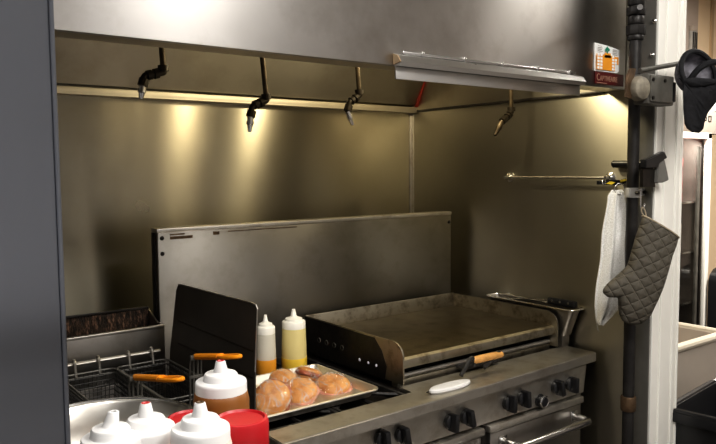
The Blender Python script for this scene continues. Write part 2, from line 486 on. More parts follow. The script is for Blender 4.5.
# sloping inner back and its grease trough
z0 = ZH + 0.0
ptR = at(421, 83, 'x', XR)
sl = (ptR.z - (ZH + 0.04)) / (YW - 0.05 - ptR.y) if (YW - 0.05 - ptR.y) > 0.005 else 3.0
b = bm_new()
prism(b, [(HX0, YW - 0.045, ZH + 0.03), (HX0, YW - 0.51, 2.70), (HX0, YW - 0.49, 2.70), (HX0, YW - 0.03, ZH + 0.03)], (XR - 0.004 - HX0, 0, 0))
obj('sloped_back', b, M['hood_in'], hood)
b = box(bm_new(), (HX0, YW - 0.055, ZH - 0.004), (XR - 0.004, YW - 0.044, ZH + 0.020), 0.002)
box(b, (HX0, YW - 0.055, ZH - 0.008), (XR - 0.004, YW - 0.001, ZH), 0.001)
obj('grease_trough', b, M['lip_steel'], hood)
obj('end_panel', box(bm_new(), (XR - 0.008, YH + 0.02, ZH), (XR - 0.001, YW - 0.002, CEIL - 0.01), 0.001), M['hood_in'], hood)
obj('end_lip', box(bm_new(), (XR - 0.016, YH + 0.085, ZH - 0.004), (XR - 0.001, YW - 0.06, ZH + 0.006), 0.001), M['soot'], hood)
b = bm_new()
prism(b, [(XR - 0.016, YW - 0.060, ZH + 0.02), (XR - 0.016, YW - 0.12, ZH + 0.15), (XR - 0.016, YW - 0.105, ZH + 0.15), (XR - 0.016, YW - 0.045, ZH + 0.02)], (0.008, 0, 0))
tag(obj('sealant_strip', b, M['red_seal'], hood), 'red sealant strip')
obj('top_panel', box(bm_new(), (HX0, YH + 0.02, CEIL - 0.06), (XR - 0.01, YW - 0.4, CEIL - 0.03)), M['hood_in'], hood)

# ------------------------------------------------------------------ fire-suppression drops
def drop(label, Y, top, elbow, mid, low, tip, tipmat='bright_steel'):
    P = lambda q: at(q[0], q[1], 'y', Y)
    a, e, m_, l, t = map(P, (top, elbow, mid, low, tip))
    d = (a - e).normalized()
    a2 = e + d * ((CEIL - .055 - e.z) / d.z)
    r = thing('fire_suppression_nozzle', label, 'nozzle', e, 'nozzles hanging from the hood')
    obj('pipe', tube(bm_new(), [a2, e], 0.0088, 12), M['brass'], r)
    b = bm_new()
    path = smooth_path([e + d * 0.012, e, e.lerp(m_, 0.35), m_, l], 5)
    tube(b, path, 0.0105, 12)
    cyl(b, e + d * 0.02, e + d * 0.002, 0.0165, n=12)
    e1 = e.lerp(m_, 0.30); e2 = e.lerp(m_, 0.52)
    cyl(b, e1, e2, 0.0160, n=10)
    e1 = e.lerp(m_, 0.66); e2 = e.lerp(m_, 0.9)
    cyl(b, e1, e2, 0.0155, n=10)
    dd = (l - m_).normalized()
    cyl(b, l - dd * 0.022, l, 0.0155, n=10)
    obj('elbow', b, M['brass_dark'], r)
    L = (t - l).length; ax = t - l
    lathe_b = lathe(bm_new(), [(0, 0), (0.0105, 0), (0.0105, L * .3), (0.012, L * .3), (0.012, L * .5), (0.0095, L * .55), (0.006, L), (0, L)], l, 14, ax)
    obj('nozzle_tip', lathe_b, M[tipmat], r)
    return r
drop('brass nozzle drop with pale tip, first from the left', 2.1, (161.5, 45), (163.5, 72), (145, 76), (142.5, 86), (141, 99))
drop('brass nozzle drop with slanted pipe beside the brightest glow', 2.1, (262, 53), (266.5, 100), (253, 106), (250.5, 117), (249.5, 132))
drop('dark nozzle drop with tip pointing down right, left of the ticket rail', 2.1, (357.3, 65), (359.5, 95), (350, 102), (347.5, 111), (352.5, 125))
drop('dark nozzle drop below the ticket rail near the side wall', 1.95, (511, 92), (511.5, 112), (506.5, 117.5), (502, 121.5), (495, 135.5), 'brass')

# ------------------------------------------------------------------ ticket rail on the hood front
a = at(396, 54, 'y', 1.505); c = at(584, 76, 'y', 1.505)
rx0, rx1, rz = a.x + .012, c.x, 1.955
rail = thing('ticket_rail', 'long aluminium ticket rail fixed along the hood lower edge', 'ticket rail', ((rx0 + rx1) / 2, 1.51, 1.888))
b = bm_new()
prism(b, [(rx0, YH, rz + 0.004), (rx0, YH - 0.022, rz - 0.004), (rx0, YH - 0.034, rz - 0.022), (rx0, YH - 0.030, rz - 0.034), (rx0, YH, rz - 0.030)], (rx1 - rx0, 0, 0))
obj('channel', b, M['alu'], rail)
b = box(bm_new(), (rx0, YH - 0.010, 1.888), (rx1 + 0.0, YH - 0.004, rz - 0.030), 0.001)
obj('lower_flange', b, M['alu'], rail)
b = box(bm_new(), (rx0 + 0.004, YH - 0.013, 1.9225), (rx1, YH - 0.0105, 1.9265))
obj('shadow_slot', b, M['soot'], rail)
b = bm_new(); box(b, (rx0 + 0.03, YH - 0.006, rz + 0.004), (rx1 - 0.02, YH - 0.001, rz + 0.012), 0.001)
for k in range(5):
    x = rx0 + 0.10 + k * 0.17; box(b, (x, YH - 0.009, rz - 0.001), (x + 0.008, YH - 0.001, rz + 0.016), 0.001)
obj('clip_strip', b, M['bright_steel'], rail)
b = prism(bm_new(), [(rx0 - 0.004, YH - 0.001, rz + 0.003), (rx0 - 0.004, YH - 0.022, rz - 0.004), (rx0 - 0.004, YH - 0.034, rz - 0.022), (rx0 - 0.004, YH - 0.002, rz - 0.028)], (0.004, 0, 0))
tag(obj('end_cap', b, plain('tan_cap', (.42, .30, .18), .5), rail), 'tan end cap of the rail')

# ------------------------------------------------------------------ leaflet and name plate on the hood front
def rect_on(bm, u0, v0, u1, v1, y, th=0.0012):
    """flat patch on the hood front plane between two corners given on the photo"""
    a = at(u0, v0, 'y', YH - 0.0); c = at(u1, v1, 'y', YH - 0.0)
    x0, x1 = a.x, c.x; z0, z1 = c.z, a.z
    box(bm, (x0, y, z0), (x1, y + th, z1))
    return x0, x1, z0, z1
la = at(594.3, 42.5, 'y', YH); lb = at(617.3, 71, 'y', YH)
W = lb.x - la.x; H = 0.098; lz1 = la.z; lz0 = lz1 - H
leaf = thing('menu_leaflet', 'white and orange menu leaflet stuck on the hood front', 'leaflet', (la.x + W / 2, YH - 0.001, lz0))
b = prism(bm_new(), [(la.x, YH - 0.0008, lz1), (la.x + W * .52, YH - 0.0008, lz1 - 0.004), (la.x + W * .55, YH - 0.004, lz1 - 0.006), (la.x + W, YH - 0.006, lz1 - 0.014), (la.x + W, YH - 0.006, lz0 + 0.008), (la.x + W * .93, YH - 0.004, lz0), (la.x, YH - 0.0008, lz0)], (0, -0.0012, 0))
obj('sheet', b, M['paper'], leaf)
b = box(bm_new(), (la.x + W * .03, YH - 0.0082, lz0 + H * .05), (la.x + W * .80, YH - 0.0076, lz0 + H * .60))
box(b, (la.x + W * .36, YH - 0.0082, lz0 + H * .5), (la.x + W * .62, YH - 0.0076, lz0 + H * .68))
box(b, (la.x + W * .80, YH - 0.0082, lz0 + H * .30), (la.x + W * .96, YH - 0.0076, lz0 + H * .58))
obj('orange_print', b, M['menu_orange'], leaf)
b = bm_new()
for cx in (0.10, 0.22, 0.72, 0.84):
    for r_ in range(5):
        if cx == 0.84 and r_ > 3: continue
        z = lz0 + H * (0.07 + 0.115 * r_)
        box(b, (la.x + W * (cx - 0.045), YH - 0.0090, z), (la.x + W * (cx + 0.045), YH - 0.0083, z + H * .085))
split('price_tile', b, M['paper'], leaf)
b = bm_new()
for dx, dz, w_, h_ in ((.42, .78, .10, .10), (.47, .86, .08, .09), (.53, .80, .09, .11), (.47, .70, .05, .10)):
    cx = la.x + W * dx; cz = lz0 + H * dz; hw = W * w_ * .6; hh = H * h_ * .6
    prism(b, [(cx - hw, YH - 0.0075, cz), (cx, YH - 0.0075, cz - hh), (cx + hw, YH - 0.0075, cz), (cx, YH - 0.0075, cz + hh)], (0, -0.001, 0))
obj('leaf_emblem', b, M['leaf'], leaf)
b = bm_new()
for k in range(4):
    z = lz0 + H * (.70 + .06 * k)
    box(b, (la.x + W * .08, YH - 0.0078, z), (la.x + W * (.28 - .03 * (k % 2)), YH - 0.0072, z + .002))
    box(b, (la.x + W * .70, YH - 0.0085, z - .006), (la.x + W * (.90 - .03 * (k % 2)), YH - 0.0078, z - .004))
split('text_line', b, M['gray_plastic'], leaf)

pa = at(594.5, 70.5, 'y', YH); pb = at(622.5, 83.5, 'y', YH)
pz1 = pa.z - 0.002; PW = pb.x - pa.x; PH = 0.044
plate = thing('name_plate', 'maroon maker name plate below the menu leaflet', 'sign', (pa.x + PW / 2, YH - 0.001, pz1 - PH))
obj('plate', box(bm_new(), (pa.x, YH - 0.004, pz1 - PH), (pb.x, YH - 0.0005, pz1 - 0.001), 0.001), M['maroon'], plate)
def text(body, size, loc, parent, m, name, rot=(PI / 2, 0, 0), ext=0.0006, sx=1.0):
    c = bpy.data.curves.new(name, 'FONT'); c.body = body; c.size = size; c.extrude = ext; c.align_x = 'LEFT'
    c.materials.append(m)
    o = bpy.data.objects.new(name, c); COL.objects.link(o)
    o.rotation_euler = rot; o.scale = (sx, 1, 1)
    me = bpy.data.meshes.new_from_object(o); COL.objects.unlink(o); bpy.data.objects.remove(o)
    o = bpy.data.objects.new(name, me); COL.objects.link(o)
    if not me.materials: me.materials.append(m)
    o.rotation_euler = rot; o.scale = (sx, 1, 1)
    o.location = Vector(loc) - org(parent); o.parent = parent
    return o
text('C', 0.036, (pa.x + 0.006, YH - 0.005, pz1 - 0.032), plate, M['plate_letters'], 'lettering', sx=.8)
text('APTIVEAIRE', 0.027, (pa.x + 0.026, YH - 0.005, pz1 - 0.032), plate, M['plate_letters'], 'lettering', sx=.78)
obj('underline', box(bm_new(), (pa.x + 0.008, YH - 0.0055, pz1 - 0.041), (pa.x + PW * .40, YH - 0.004, pz1 - 0.038)), M['plate_letters'], plate)

# ------------------------------------------------------------------ gas pipe with fittings
PY = 1.45
pt = at(635.8, 2, 'y', PY); pbm = at(628, 440, 'y', PY)
px, pr = (pt.x + pbm.x) / 2, 0.0205
pipe = thing('gas_pipe', 'vertical black iron gas pipe in front of the side wall', 'pipe', (px, PY, 0))
obj('pipe_run', cyl(bm_new(), (px, PY, 0), (px, PY, CEIL), pr, n=24), M['pipe'], pipe)
def pz(v): return at(634, v, 'y', PY).z
def fitting(name, prof, m, n=24): return obj(name, lathe(bm_new(), prof, (px, PY, 0), n), M[m], pipe)
def ringp(z0, z1, r): return [(0, z0), (r * .94, z0), (r, z0 + .003), (r, z1 - .003), (r * .94, z1), (0, z1)]
fitting('union_nut', ringp(pz(35), pz(25), 0.034), 'pipe', 8)
fitting('collar', ringp(pz(40), pz(35), 0.028), 'pipe')
fitting('collar', ringp(pz(24), pz(16), 0.028), 'pipe')
fitting('union_nut', ringp(pz(15), pz(7), 0.033), 'pipe', 8)
fitting('collar', ringp(pz(5), pz(-8), 0.028), 'pipe')
fitting('coupling', ringp(pz(408), pz(394), 0.0275), 'coupling')
obj('bolt', cyl(bm_new(), at(640, 7, 'y', PY - .05), at(640, 7, 'y', PY - .03), 0.010, n=10), M['bright_steel'], pipe)
# clamp band
cz = pz(192.5)
b = lathe(bm_new(), [(pr + .001, cz - .018), (pr + .006, cz - .018), (pr + .006, cz + .018), (pr + .001, cz + .018)], (px, PY, 0), 24)
box(b, (px - pr - .012, PY - .008, cz - .016), (px - pr + .004, PY + .008, cz + .016), .002)
box(b, (px + pr - .004, PY - .010, cz - .014), (XR - .004, PY - .004, cz + .016), .001)
cl = obj('clamp', b, M['gray_plastic'], pipe); tag(cl, 'grey metal clamp band')
for x_ in (px - 0.012, px + 0.055): obj('clamp_bolt', cyl(bm_new(), (x_, PY - pr - .012 if x_ < px else PY - .018, cz), (x_, PY - pr + .008 if x_ < px else PY - .006, cz), .006, n=8), M['soot'], cl)

# screws on the wall end beside the pipe
for (u, v) in ((655, 21), (653, 55)):
    q = at(u, v, 'x', XR - 0.002)
    tag(obj('wall_bolt', lathe(bm_new(), [(0, 0), (.009, 0), (.009, .006), (.005, .011), (0, .012)], q, 10, (-1, 0, 0)), M['bright_steel']), 'small bright bolt head in the dark wall strip, %s' % ('upper of two' if v < 40 else 'lower of two'), 'bolt', 'bolts beside the gas pipe')

# ------------------------------------------------------------------ junction box, conduit
JY = 1.36
q0 = at(648.5, 73, 'y', JY - .05); q1 = at(674, 102, 'y', JY - .05)
jb = thing('junction_box', 'grey metal junction box with round fitting on the white post', 'junction box', ((q0.x + q1.x) / 2, JY, q1.z))
jz1 = q0.z; jz0 = jz1 - 0.100
obj('box_body', box(bm_new(), (q0.x, JY - 0.05, jz0), (q1.x, JY + 0.005, jz1), 0.006), M['galv'], jb)
obj('box_cover', box(bm_new(), (q0.x + .008, JY - 0.056, jz0 + .008), (q1.x - .02, JY - 0.049, jz1 - .006), 0.002), M['galv'], jb)
obj('side_socket', box(bm_new(), (q1.x - .012, JY - .052, jz0 + .012), (q1.x + .012, JY - .004, jz1 - .018), .006), M['black_plastic'], jb)
for (x_, z_) in ((q0.x + .018, jz0 + .02), (q0.x + .09, jz1 - .02), (q0.x + .018, jz1 - .02)):
    obj('screw', cyl(bm_new(), (x_, JY - .060, z_), (x_, JY - .054, z_), .006, n=10), M['soot'], jb)
fc = at(640.5, 88.5, 'y', JY - .03)
obj('round_fitting', lathe(bm_new(), [(0, 0), (.036, 0), (.041, .006), (.041, .022), (.036, .034), (.022, .042), (0, .044)], fc + Vector((0, .02, 0)), 24, (-.15, -1, 0)), M['corroded'], jb)
fb = at(632, 82, 'y', JY - .02)
obj('brass_bracket', prism(bm_new(), [fb + Vector(v) for v in ((-.025, 0, -.05), (-.018, 0, .02), (.0, 0, .045), (.022, 0, .045), (.008, 0, .0), (.0, 0, -.055))], (0, .012, 0)), M['coupling'], jb)
ca = at(640, 70.5, 'y', 1.385); cb = at(688, 62, 'y', 1.345)
tag(obj('conduit_rod', tube(bm_new(), [ca, cb], 0.0085, 12), M['galv']), 'thin grey rod sticking out above the junction box', 'rod')

# local frame that faces the camera side: x to the right of the picture, z up
YAW = -math.radians(37.2)
EX = Vector((math.cos(YAW), math.sin(YAW), 0)); EY = Vector((-math.sin(YAW), math.cos(YAW), 0))

# ------------------------------------------------------------------ baseball cap hanging on the rod
cc = at(691.5, 75, 'y', 1.27)
S = (cc - CAM).dot(EY) / F          # metres per photo pixel at this depth
cap = thing('baseball_cap', 'black baseball cap hanging from the rod by its strap', 'cap', cc, rotz=YAW)
b = bm_new()
# crown: bowl whose opening faces the picture's right and the viewer
Z_ = Vector((-0.35, 0.85, -0.22)).normalized(); X_, Y_ = frame_of(Z_)
rr = 22.5 * S
for layer, sc_ in ((0, 1.0),):
    rings = []
    for i in range(9):
        t = i / 8 * PI / 2
        rings.append([Vector((7 * S, 0, 2 * S)) + (X_ * math.cos(2 * PI * k / 28) + Y_ * math.sin(2 * PI * k / 28)) * rr * math.cos(t) * sc_ + Z_ * rr * .95 * math.sin(t) for k in range(28)])
    vr = [[b.verts.new(p) for p in r_] for r_ in rings]
    for A, B in zip(vr, vr[1:]):
        for k in range(28):
            q = (k + 1) % 28; b.faces.new((A[k], A[q], B[q], B[k]))
bmesh.ops.remove_doubles(b, verts=b.verts[:], dist=1e-5)
crown = obj('crown', b, M['cap_lining'], cap, local=True)
md = crown.modifiers.new('thick', 'SOLIDIFY'); md.thickness = 0.003
# sweat band and strap around the opening
b = tube(bm_new(), [Vector((7 * S, 0, 2 * S)) + (X_ * math.cos(2 * PI * k / 28) + Y_ * math.sin(2 * PI * k / 28)) * rr * 1.0 for k in range(28)], 0.009, 8, True)
obj('sweat_band', b, M['cap_cloth'], cap, local=True)
b = tube(bm_new(), smooth_path([Vector((-5, -2, -9)) * S, Vector((2, -9, 4)) * S, Vector((12, -12, 10)) * S, Vector((24, -8, 11)) * S], 5), 0.011, 8)
obj('strap', b, M['cap_cloth'], cap, local=True)
# front panel + brim hanging below
b = bm_new()
oc = [(-16, -4), (-13, -9), (-9, -14), (-9.5, -26), (-10, -39), (-9, -48), (-6.5, -53), (-1, -57), (5.5, -57.5), (9, -53), (10, -45), (12, -38), (20, -28), (28, -18), (30, -8), (22, -9), (8, -12), (-6, -13)]
pts = [b.verts.new(Vector((x * S, (-4 - 9 * math.cos(x / 32 * 1.3)) * S, z * S))) for x, z in oc]
f_ = b.faces.new(pts)
r_ = bmesh.ops.triangulate(b, faces=[f_]); bmesh.ops.subdivide_edges(b, edges=b.edges[:], cuts=2)
for v in b.verts:
    x = v.co.x / S; z = v.co.z / S
    v.co.y = (-5 - 9 * math.cos(min(1.5, abs(x - 5) / 20))) * S + max(0, -z - 20) * S * .15
obj('brim', b, M['cap_cloth'], cap, local=True).modifiers.new('thick', 'SOLIDIFY').thickness = 0.004

# ------------------------------------------------------------------ gun-shaped black tool behind the pipe
g0 = at(612.5, 164, 'x', XR - .022); g1 = at(652, 164, 'x', XR - .022)
gun = thing('thermometer_gun', 'black gun-shaped tool with grey grip tucked behind the gas pipe', 'tool', (XR - .022, 1.45, g0.z - .06))
gz = g0.z
b = tube(bm_new(), [(XR - .022, g0.y, gz), (XR - .022, g0.y - .006, gz), (XR - .022, 1.40, gz - .001)], .014, 12, rs=[.010, .0145, .0145])
obj('barrel', b, M['black_plastic'], gun)
hb = [at(u, v, 'y', 1.385) for u, v in ((640, 160), (659, 151.5), (662, 158), (653, 162.5), (653, 168), (640, 168))]
b = prism(bm_new(), hb, (0, -.022, 0)); bmesh.ops.bevel(b, geom=b.edges[:], offset=.003, segments=2, affect='EDGES')
obj('head', b, M['black_plastic'], gun)
hb = [at(u, v, 'y', 1.382) for u, v in ((654, 163), (660, 159), (662.5, 172), (664.5, 180), (659, 182.5), (652.5, 183))]
b = prism(bm_new(), hb, (0, -.018, 0)); bmesh.ops.bevel(b, geom=b.edges[:], offset=.003, segments=2, affect='EDGES')
obj('grip', b, plain('dark_grey_grip', (.13, .125, .115), .55), gun)
hb = [at(u, v, 'y', 1.388) for u, v in ((640, 169), (652, 169), (652, 187), (640, 187))]
b = prism(bm_new(), hb, (0, -.012, 0))
obj('holster', b, M['soot'], gun)

# ------------------------------------------------------------------ rod on the side wall
ra = at(506, 177.5, 'x', XR - .03); rb = at(606, 177.5, 'x', XR - .03); rz_ = (ra.z + rb.z) / 2
rod = thing('towel_rod', 'thin steel rod on round mounts across the side wall', 'rail', (XR, (ra.y + rb.y) / 2, rz_ - .02))
obj('bar', cyl(bm_new(), (XR - .03, ra.y, rz_), (XR - .03, rb.y, rz_), .0055, n=12), M['bright_steel'], rod)
for y in (ra.y, rb.y):
    b = lathe(bm_new(), [(0, 0), (.021, 0), (.021, .004), (.012, .007), (.007, .012), (.007, .036), (0, .036)], (XR, y, rz_), 20, (-1, 0, 0))
    obj('mount', b, M['bright_steel'], rod)
# black-and-yellow cutter hanging at the rod end
k0 = at(599.5, 182.5, 'y', 1.55); k1 = at(627, 181, 'y', 1.52)
kn = thing('utility_cutter', 'black and yellow hand cutter hooked at the rod end', 'cutter', k0)
d = (k1 - k0)
up = Vector((0, 0, 1))
b = prism(bm_new(), [k0 + up * -.008, k0 + up * .006, k0 + d * .25 + up * .010, k0 + d * .8 + up * .004, k1 + up * .012, k1 + up * -.006, k0 + d * .7 + up * -.014, k0 + d * .3 + up * -.010], (0, .012, 0))
obj('body', b, M['black_plastic'], kn)
b = prism(bm_new(), [k0 + d * .22 + up * -.006, k0 + d * .36 + up * .002, k0 + d * .55 + up * -.002, k0 + d * .42 + up * -.010], (0, -.004, 0))
prism(b, [k0 + d * .72 + up * .004, k0 + d * .92 + up * .008, k0 + d * .97 + up * .003, k0 + d * .76 + up * -.003], (0, -.004, 0))
split('yellow_inlay', b, M['yellow'], kn)
b = tube(bm_new(), [k0 + d * .12 + Vector((math.cos(t) * .009, -.004, math.sin(t) * .009)) for t in [2 * PI * i / 16 for i in range(16)]], .003, 6, True)
obj('ring', b, M['bright_steel'], kn)

# ------------------------------------------------------------------ white towel
tc = at(616.5, 190, 'y', 1.50)
S = (tc - CAM).dot(EY) / F
tw = thing('hand_towel', 'white terry towel hanging between the rod and the gas pipe', 'towel', tc, rotz=YAW)
b = bm_new()
rows = [(0, -3, 5), (6, -7.5, 8.5), (20, -9, 9), (45, -12, 9), (70, -14, 9), (90, -16, 9.5), (105, -17.5, 9), (118, -18.5, 5), (128, -18, -4), (136, -16.5, -13)]
NC = 26; grid = []
def lerp_rows(t):
    for (a0, l0, r0), (a1, l1, r1) in zip(rows, rows[1:]):
        if a0 <= t <= a1:
            f = (t - a0) / (a1 - a0); return l0 + (l1 - l0) * f, r0 + (r1 - r0) * f
    return rows[-1][1:]
for i in range(46):
    t = 136 * i / 45; l, r_ = lerp_rows(t); row = []
    for k in range(NC):
        s = k / (NC - 1)
        fold = math.sin(s * 3.2 * PI + .6 + t * .006) * (1.5 + t * .018) + math.sin(s * 7.3 * PI + 1) * .6
        x = l + (r_ - l) * s + .5 * math.sin(t * .11 + s * 5)
        row.append(b.verts.new(Vector((x * S, fold * S, -t * S))))
    grid.append(row)
for A, B in zip(grid, grid[1:]):
    for k in range(NC - 1): b.faces.new((A[k], A[k + 1], B[k + 1], B[k]))
o = obj('cloth', b, M['towel'], tw, local=True, smooth=80); o.modifiers.new('thick', 'SOLIDIFY').thickness = 0.005
b = tube(bm_new(), [Vector((3 * S + math.cos(t) * 5 * S, 0, 1 * S + math.sin(t) * 5.5 * S)) for t in [2 * PI * i / 20 for i in range(20)]], .0018, 6, True)
obj('wire_ring', b, M['bright_steel'], tw, local=True)
b = tube(bm_new(), smooth_path([Vector((-16.5, 0, -135)) * S, Vector((-17, 0, -139)) * S, Vector((-15.5, 0, -143)) * S], 3), .0015, 6)
obj('loose_thread', b, M['gray_plastic'], tw, local=True)

# ------------------------------------------------------------------ oven mitt
mc = at(643, 214, 'y', 1.36)
S = (mc - CAM).dot(EY) / F
mitt = thing('oven_mitt', 'grey quilted oven mitt hanging from a wire hook on the pipe clamp', 'oven mitt', mc, rotz=YAW)
def loft(bm, secs, thick, n=24):
    rings = []
    for (lx, lz, rx, rz2, th) in secs:
        L = Vector((lx, 0, -lz)) * S; Rr = Vector((rx, 0, -rz2)) * S
        c = (L + Rr) / 2; h = (Rr - L) / 2
        ring = []
        for k in range(n):
            t = 2 * PI * k / n
            cx = math.copysign(abs(math.cos(t)) ** .8, math.cos(t)); sy = math.copysign(abs(math.sin(t)) ** .8, math.sin(t))
            ring.append(bm.verts.new(c + h * cx + Vector((0, sy * th * thick * S, 0))))
        rings.append(ring)
    for A, B in zip(rings, rings[1:]):
        for k in range(n):
            q = (k + 1) % n; bm.faces.new((A[k], A[q], B[q], B[k]))
    bm.faces.new(rings[0][::-1]); bm.faces.new(rings[-1])
b = bm_new()
# sections: left point, right point (photo pixels from the hang point), half thickness
loft(b, [(0, 2, 36, 24, 8), (-3, 12, 34, 32, 9), (-7, 24, 30, 43, 10), (-10, 36, 27, 55, 10.5), (-13, 48, 24, 66, 11), (-17, 58, 21, 76, 11),
         (-21, 70, 17, 86, 11), (-23, 82, 13, 95, 10), (-23, 92, 10, 102, 9), (-22, 101, 6, 107, 7.5), (-19, 108, 1, 111, 5), (-15, 111, -5, 113, 2)], 1.0)
b2 = b
loft(b2, [(-9, 46, 6, 66, 7), (-18, 56, -6, 76, 8), (-27, 64, -14, 82, 7.5), (-34, 70, -21, 84, 6.5), (-38, 75, -28, 84.5, 5), (-39.5, 79, -34, 84, 2.5)], 1.0)
o = obj('mitt_body', b, M['quilt'], mitt, local=True, smooth=60)
rm = o.modifiers.new('join', 'REMESH'); rm.mode = 'VOXEL'; rm.voxel_size = 0.0045; rm.use_smooth_shade = True
sm = o.modifiers.new('soft', 'SMOOTH'); sm.iterations = 4; sm.factor = .5
b = tube(bm_new(), [Vector((18 + 18 * math.cos(t) - 1 * math.sin(t), 8.2 * math.sin(t), -13 - 11.2 * math.cos(t))) * S for t in [2 * PI * i / 32 for i in range(32)]], .0032, 8, True)
obj('cuff_piping', b, M['mitt_lining'], mitt, local=True)
b = tube(bm_new(), smooth_path([Vector((1, -1, -3)) * S, Vector((-2, -1, 3)) * S, Vector((-1, -1, 7)) * S, Vector((2, -1, 2)) * S, Vector((3, -1, -4)) * S], 4), .0022, 6)
obj('hanging_loop', b, M['mitt_lining'], mitt, local=True)
# the wire hook
hk = at(640, 190, 'y', 1.395)
hh = [at(u, v, 'y', 1.39) for u, v in ((638.5, 188.5), (640.5, 189.5), (640.5, 198), (640.5, 206), (641.5, 208.5), (643.5, 208), (644.5, 205), (644.2, 203.5))]
tag(obj('wire_hook', tube(bm_new(), smooth_path(hh, 4), .003, 8), M['bright_steel']), 'bent steel wire hook holding the oven mitt', 'hook')

# ------------------------------------------------------------------ range
RX0, RX1, RYB = 0.940, 2.388, 2.37
rg = thing('gas_range', 'wide stainless restaurant range with black knobs and two ovens', 'range', ((RX0 + RX1) / 2, 2.0, 0))
b = box(bm_new(), (RX0, 1.66, 0.15), (RX1 - .03, RYB, 0.875), .003)
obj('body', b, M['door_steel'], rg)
b = box(bm_new(), (RX0 + .01, 1.68, 0.86), (RX1 - .01, RYB, 0.882), .002)
box(b, (1.495, 1.755, .885), (RX1 - .01, RYB, .905))
obj('burner_deck', b, M['soot'], rg)
b = prism(bm_new(), [(RX0, 1.576, .884), (1.52, 1.583, .884), (RX1, 1.614, .884), (RX1, 1.760, .884), (1.498, 1.760, .884), (1.498, 1.688, .884), (RX0, 1.680, .884)], (0, 0, .036))
bmesh.ops.bevel(b, geom=[e for e in b.edges], offset=.003, segments=3, affect='EDGES')
obj('front_ledge', b, M['range_steel'], rg)
b = prism(bm_new(), [(RX0, 1.622, .878), (RX0, 1.634, .767), (RX0, 1.68, .767), (RX0, 1.68, .878)], (2.335 - RX0, 0, 0))
obj('control_panel', b, M['range_steel'], rg)
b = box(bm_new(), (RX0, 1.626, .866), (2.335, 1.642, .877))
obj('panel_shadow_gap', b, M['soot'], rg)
# doors
for (x0, x1) in ((0.96, 1.755), (1.80, 2.31)):
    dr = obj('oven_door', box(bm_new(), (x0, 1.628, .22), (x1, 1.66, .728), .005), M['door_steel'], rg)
    dt = obj('door_top_trim', box(bm_new(), (x0 - .01, 1.619, .732), (x1 + .01, 1.66, .758), .005), M['range_steel'], rg)
    hz = .690; yb = 1.552
    b = tube(bm_new(), smooth_path([(x0 + .06, 1.629, hz), (x0 + .06, 1.582, hz), (x0 + .068, yb + .006, hz), (x0 + .09, yb, hz), ((x0 + x1) / 2, yb, hz), (x1 - .085, yb, hz), (x1 - .053, yb + .006, hz), (x1 - .045, 1.582, hz), (x1 - .045, 1.629, hz)], 4), .0135, 12)
    for x in (x0 + .06, x1 - .045): box(b, (x - .02, 1.622, hz - .02), (x + .02, 1.630, hz + .02), .002)
    obj('door_handle', b, M['bright_steel'], dr)
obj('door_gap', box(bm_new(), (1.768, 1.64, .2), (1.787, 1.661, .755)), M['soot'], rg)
obj('kick_panel', box(bm_new(), (RX0 + .03, 1.68, .12), (RX1 - .06, 1.70, .22), .002), M['door_steel'], rg)
for x in (RX0 + .08, RX1 - .12):
    for y in (1.74, 2.28): obj('leg', lathe(bm_new(), [(0, 0), (.022, 0), (.022, .02), (.03, .05), (.03, .15), (0, .15)], (x, y, 0), 16), M['range_steel'], rg)
# backsplash / riser
bz = 1.436
b = box(bm_new(), (0.930, 2.376, .88), (2.350, 2.40, bz), .004)
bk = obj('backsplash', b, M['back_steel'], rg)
obj('backsplash_top', box(bm_new(), (0.928, 2.374, bz - .012), (2.352, 2.43, bz + .004), .003), M['range_steel'], rg)
obj('backsplash_side', box(bm_new(), (0.928, 2.40, .88), (0.934, 2.43, bz - .012), .001), M['soot'], rg)
obj('backsplash_side', box(bm_new(), (2.346, 2.40, .88), (2.352, 2.43, bz - .012), .001), M['door_steel'], rg)
for (x, z) in ((.947, bz - .03), (.947, bz - .085), (2.336, bz - .045)):
    obj('screw', lathe(bm_new(), [(0, 0), (.008, 0), (.006, .004), (0, .005)], (x, 2.376, z), 10, (0, -1, 0)), M['soot'], bk)
b = bm_new()
for (x0, x1, z, h) in ((.975, 1.06, bz - .036, .010), (.975, 1.03, bz - .022, .005), (1.14, 1.165, bz - .030, .012), (1.20, 1.50, bz - .022, .003)):
    box(b, (x0, 2.3745, z), (x1, 2.3765, z + h))
split('grease_streak', b, M['coupling'], bk)
# knobs (each its own part)
kb = None
def knob_bm():
    b = bm_new()
    lathe(b, [(0, 0), (.024, 0), (.0255, .003), (.024, .016), (.020, .019), (0, .020)], (0, 0, 0), 24, (0, -1, 0))
    bb = box(bm_new(), (-.0095, -.043, -.029), (.0095, -.006, .029), .004)
    me = bpy.data.meshes.new('tmp'); bb.to_mesh(me); bb.free(); b.from_mesh(me); bpy.data.meshes.remove(me)
    return b
k0_ = None
for (u, v) in ((385, 440), (405, 436), (454, 423), (470, 418), (512, 404), (526, 399), (560, 388), (574, 385)):
    q = at(u, v, 'y', 1.605)
    if k0_ is None:
        k0_ = obj('knob', knob_bm(), M['black_plastic'], rg, local=True); kk = k0_
    else:
        kk = k0_.copy(); COL.objects.link(kk)
    fy = 1.622 + (.878 - q.z) / .111 * .012
    kk.location = Vector((q.x, fy + .001, q.z)) - org(rg)
    kk.rotation_euler = (0, random.uniform(-.25, .25), 0)
q = at(545, 402, 'y', 1.605)
b = lathe(bm_new(), [(0, 0), (.024, 0), (.024, .006), (.019, .008), (.019, .026), (.015, .029), (0, .029)], (q.x, 1.632, q.z), 26, (0, -1, 0))
dl = obj('thermostat_dial', b, M['black_plastic'], rg)
obj('dial_ring', tube(bm_new(), [(q.x + .0205 * math.cos(t), 1.607, q.z + .0205 * math.sin(t)) for t in [2 * PI * i / 28 for i in range(28)]], .0034, 8, True), M['bright_steel'], dl)
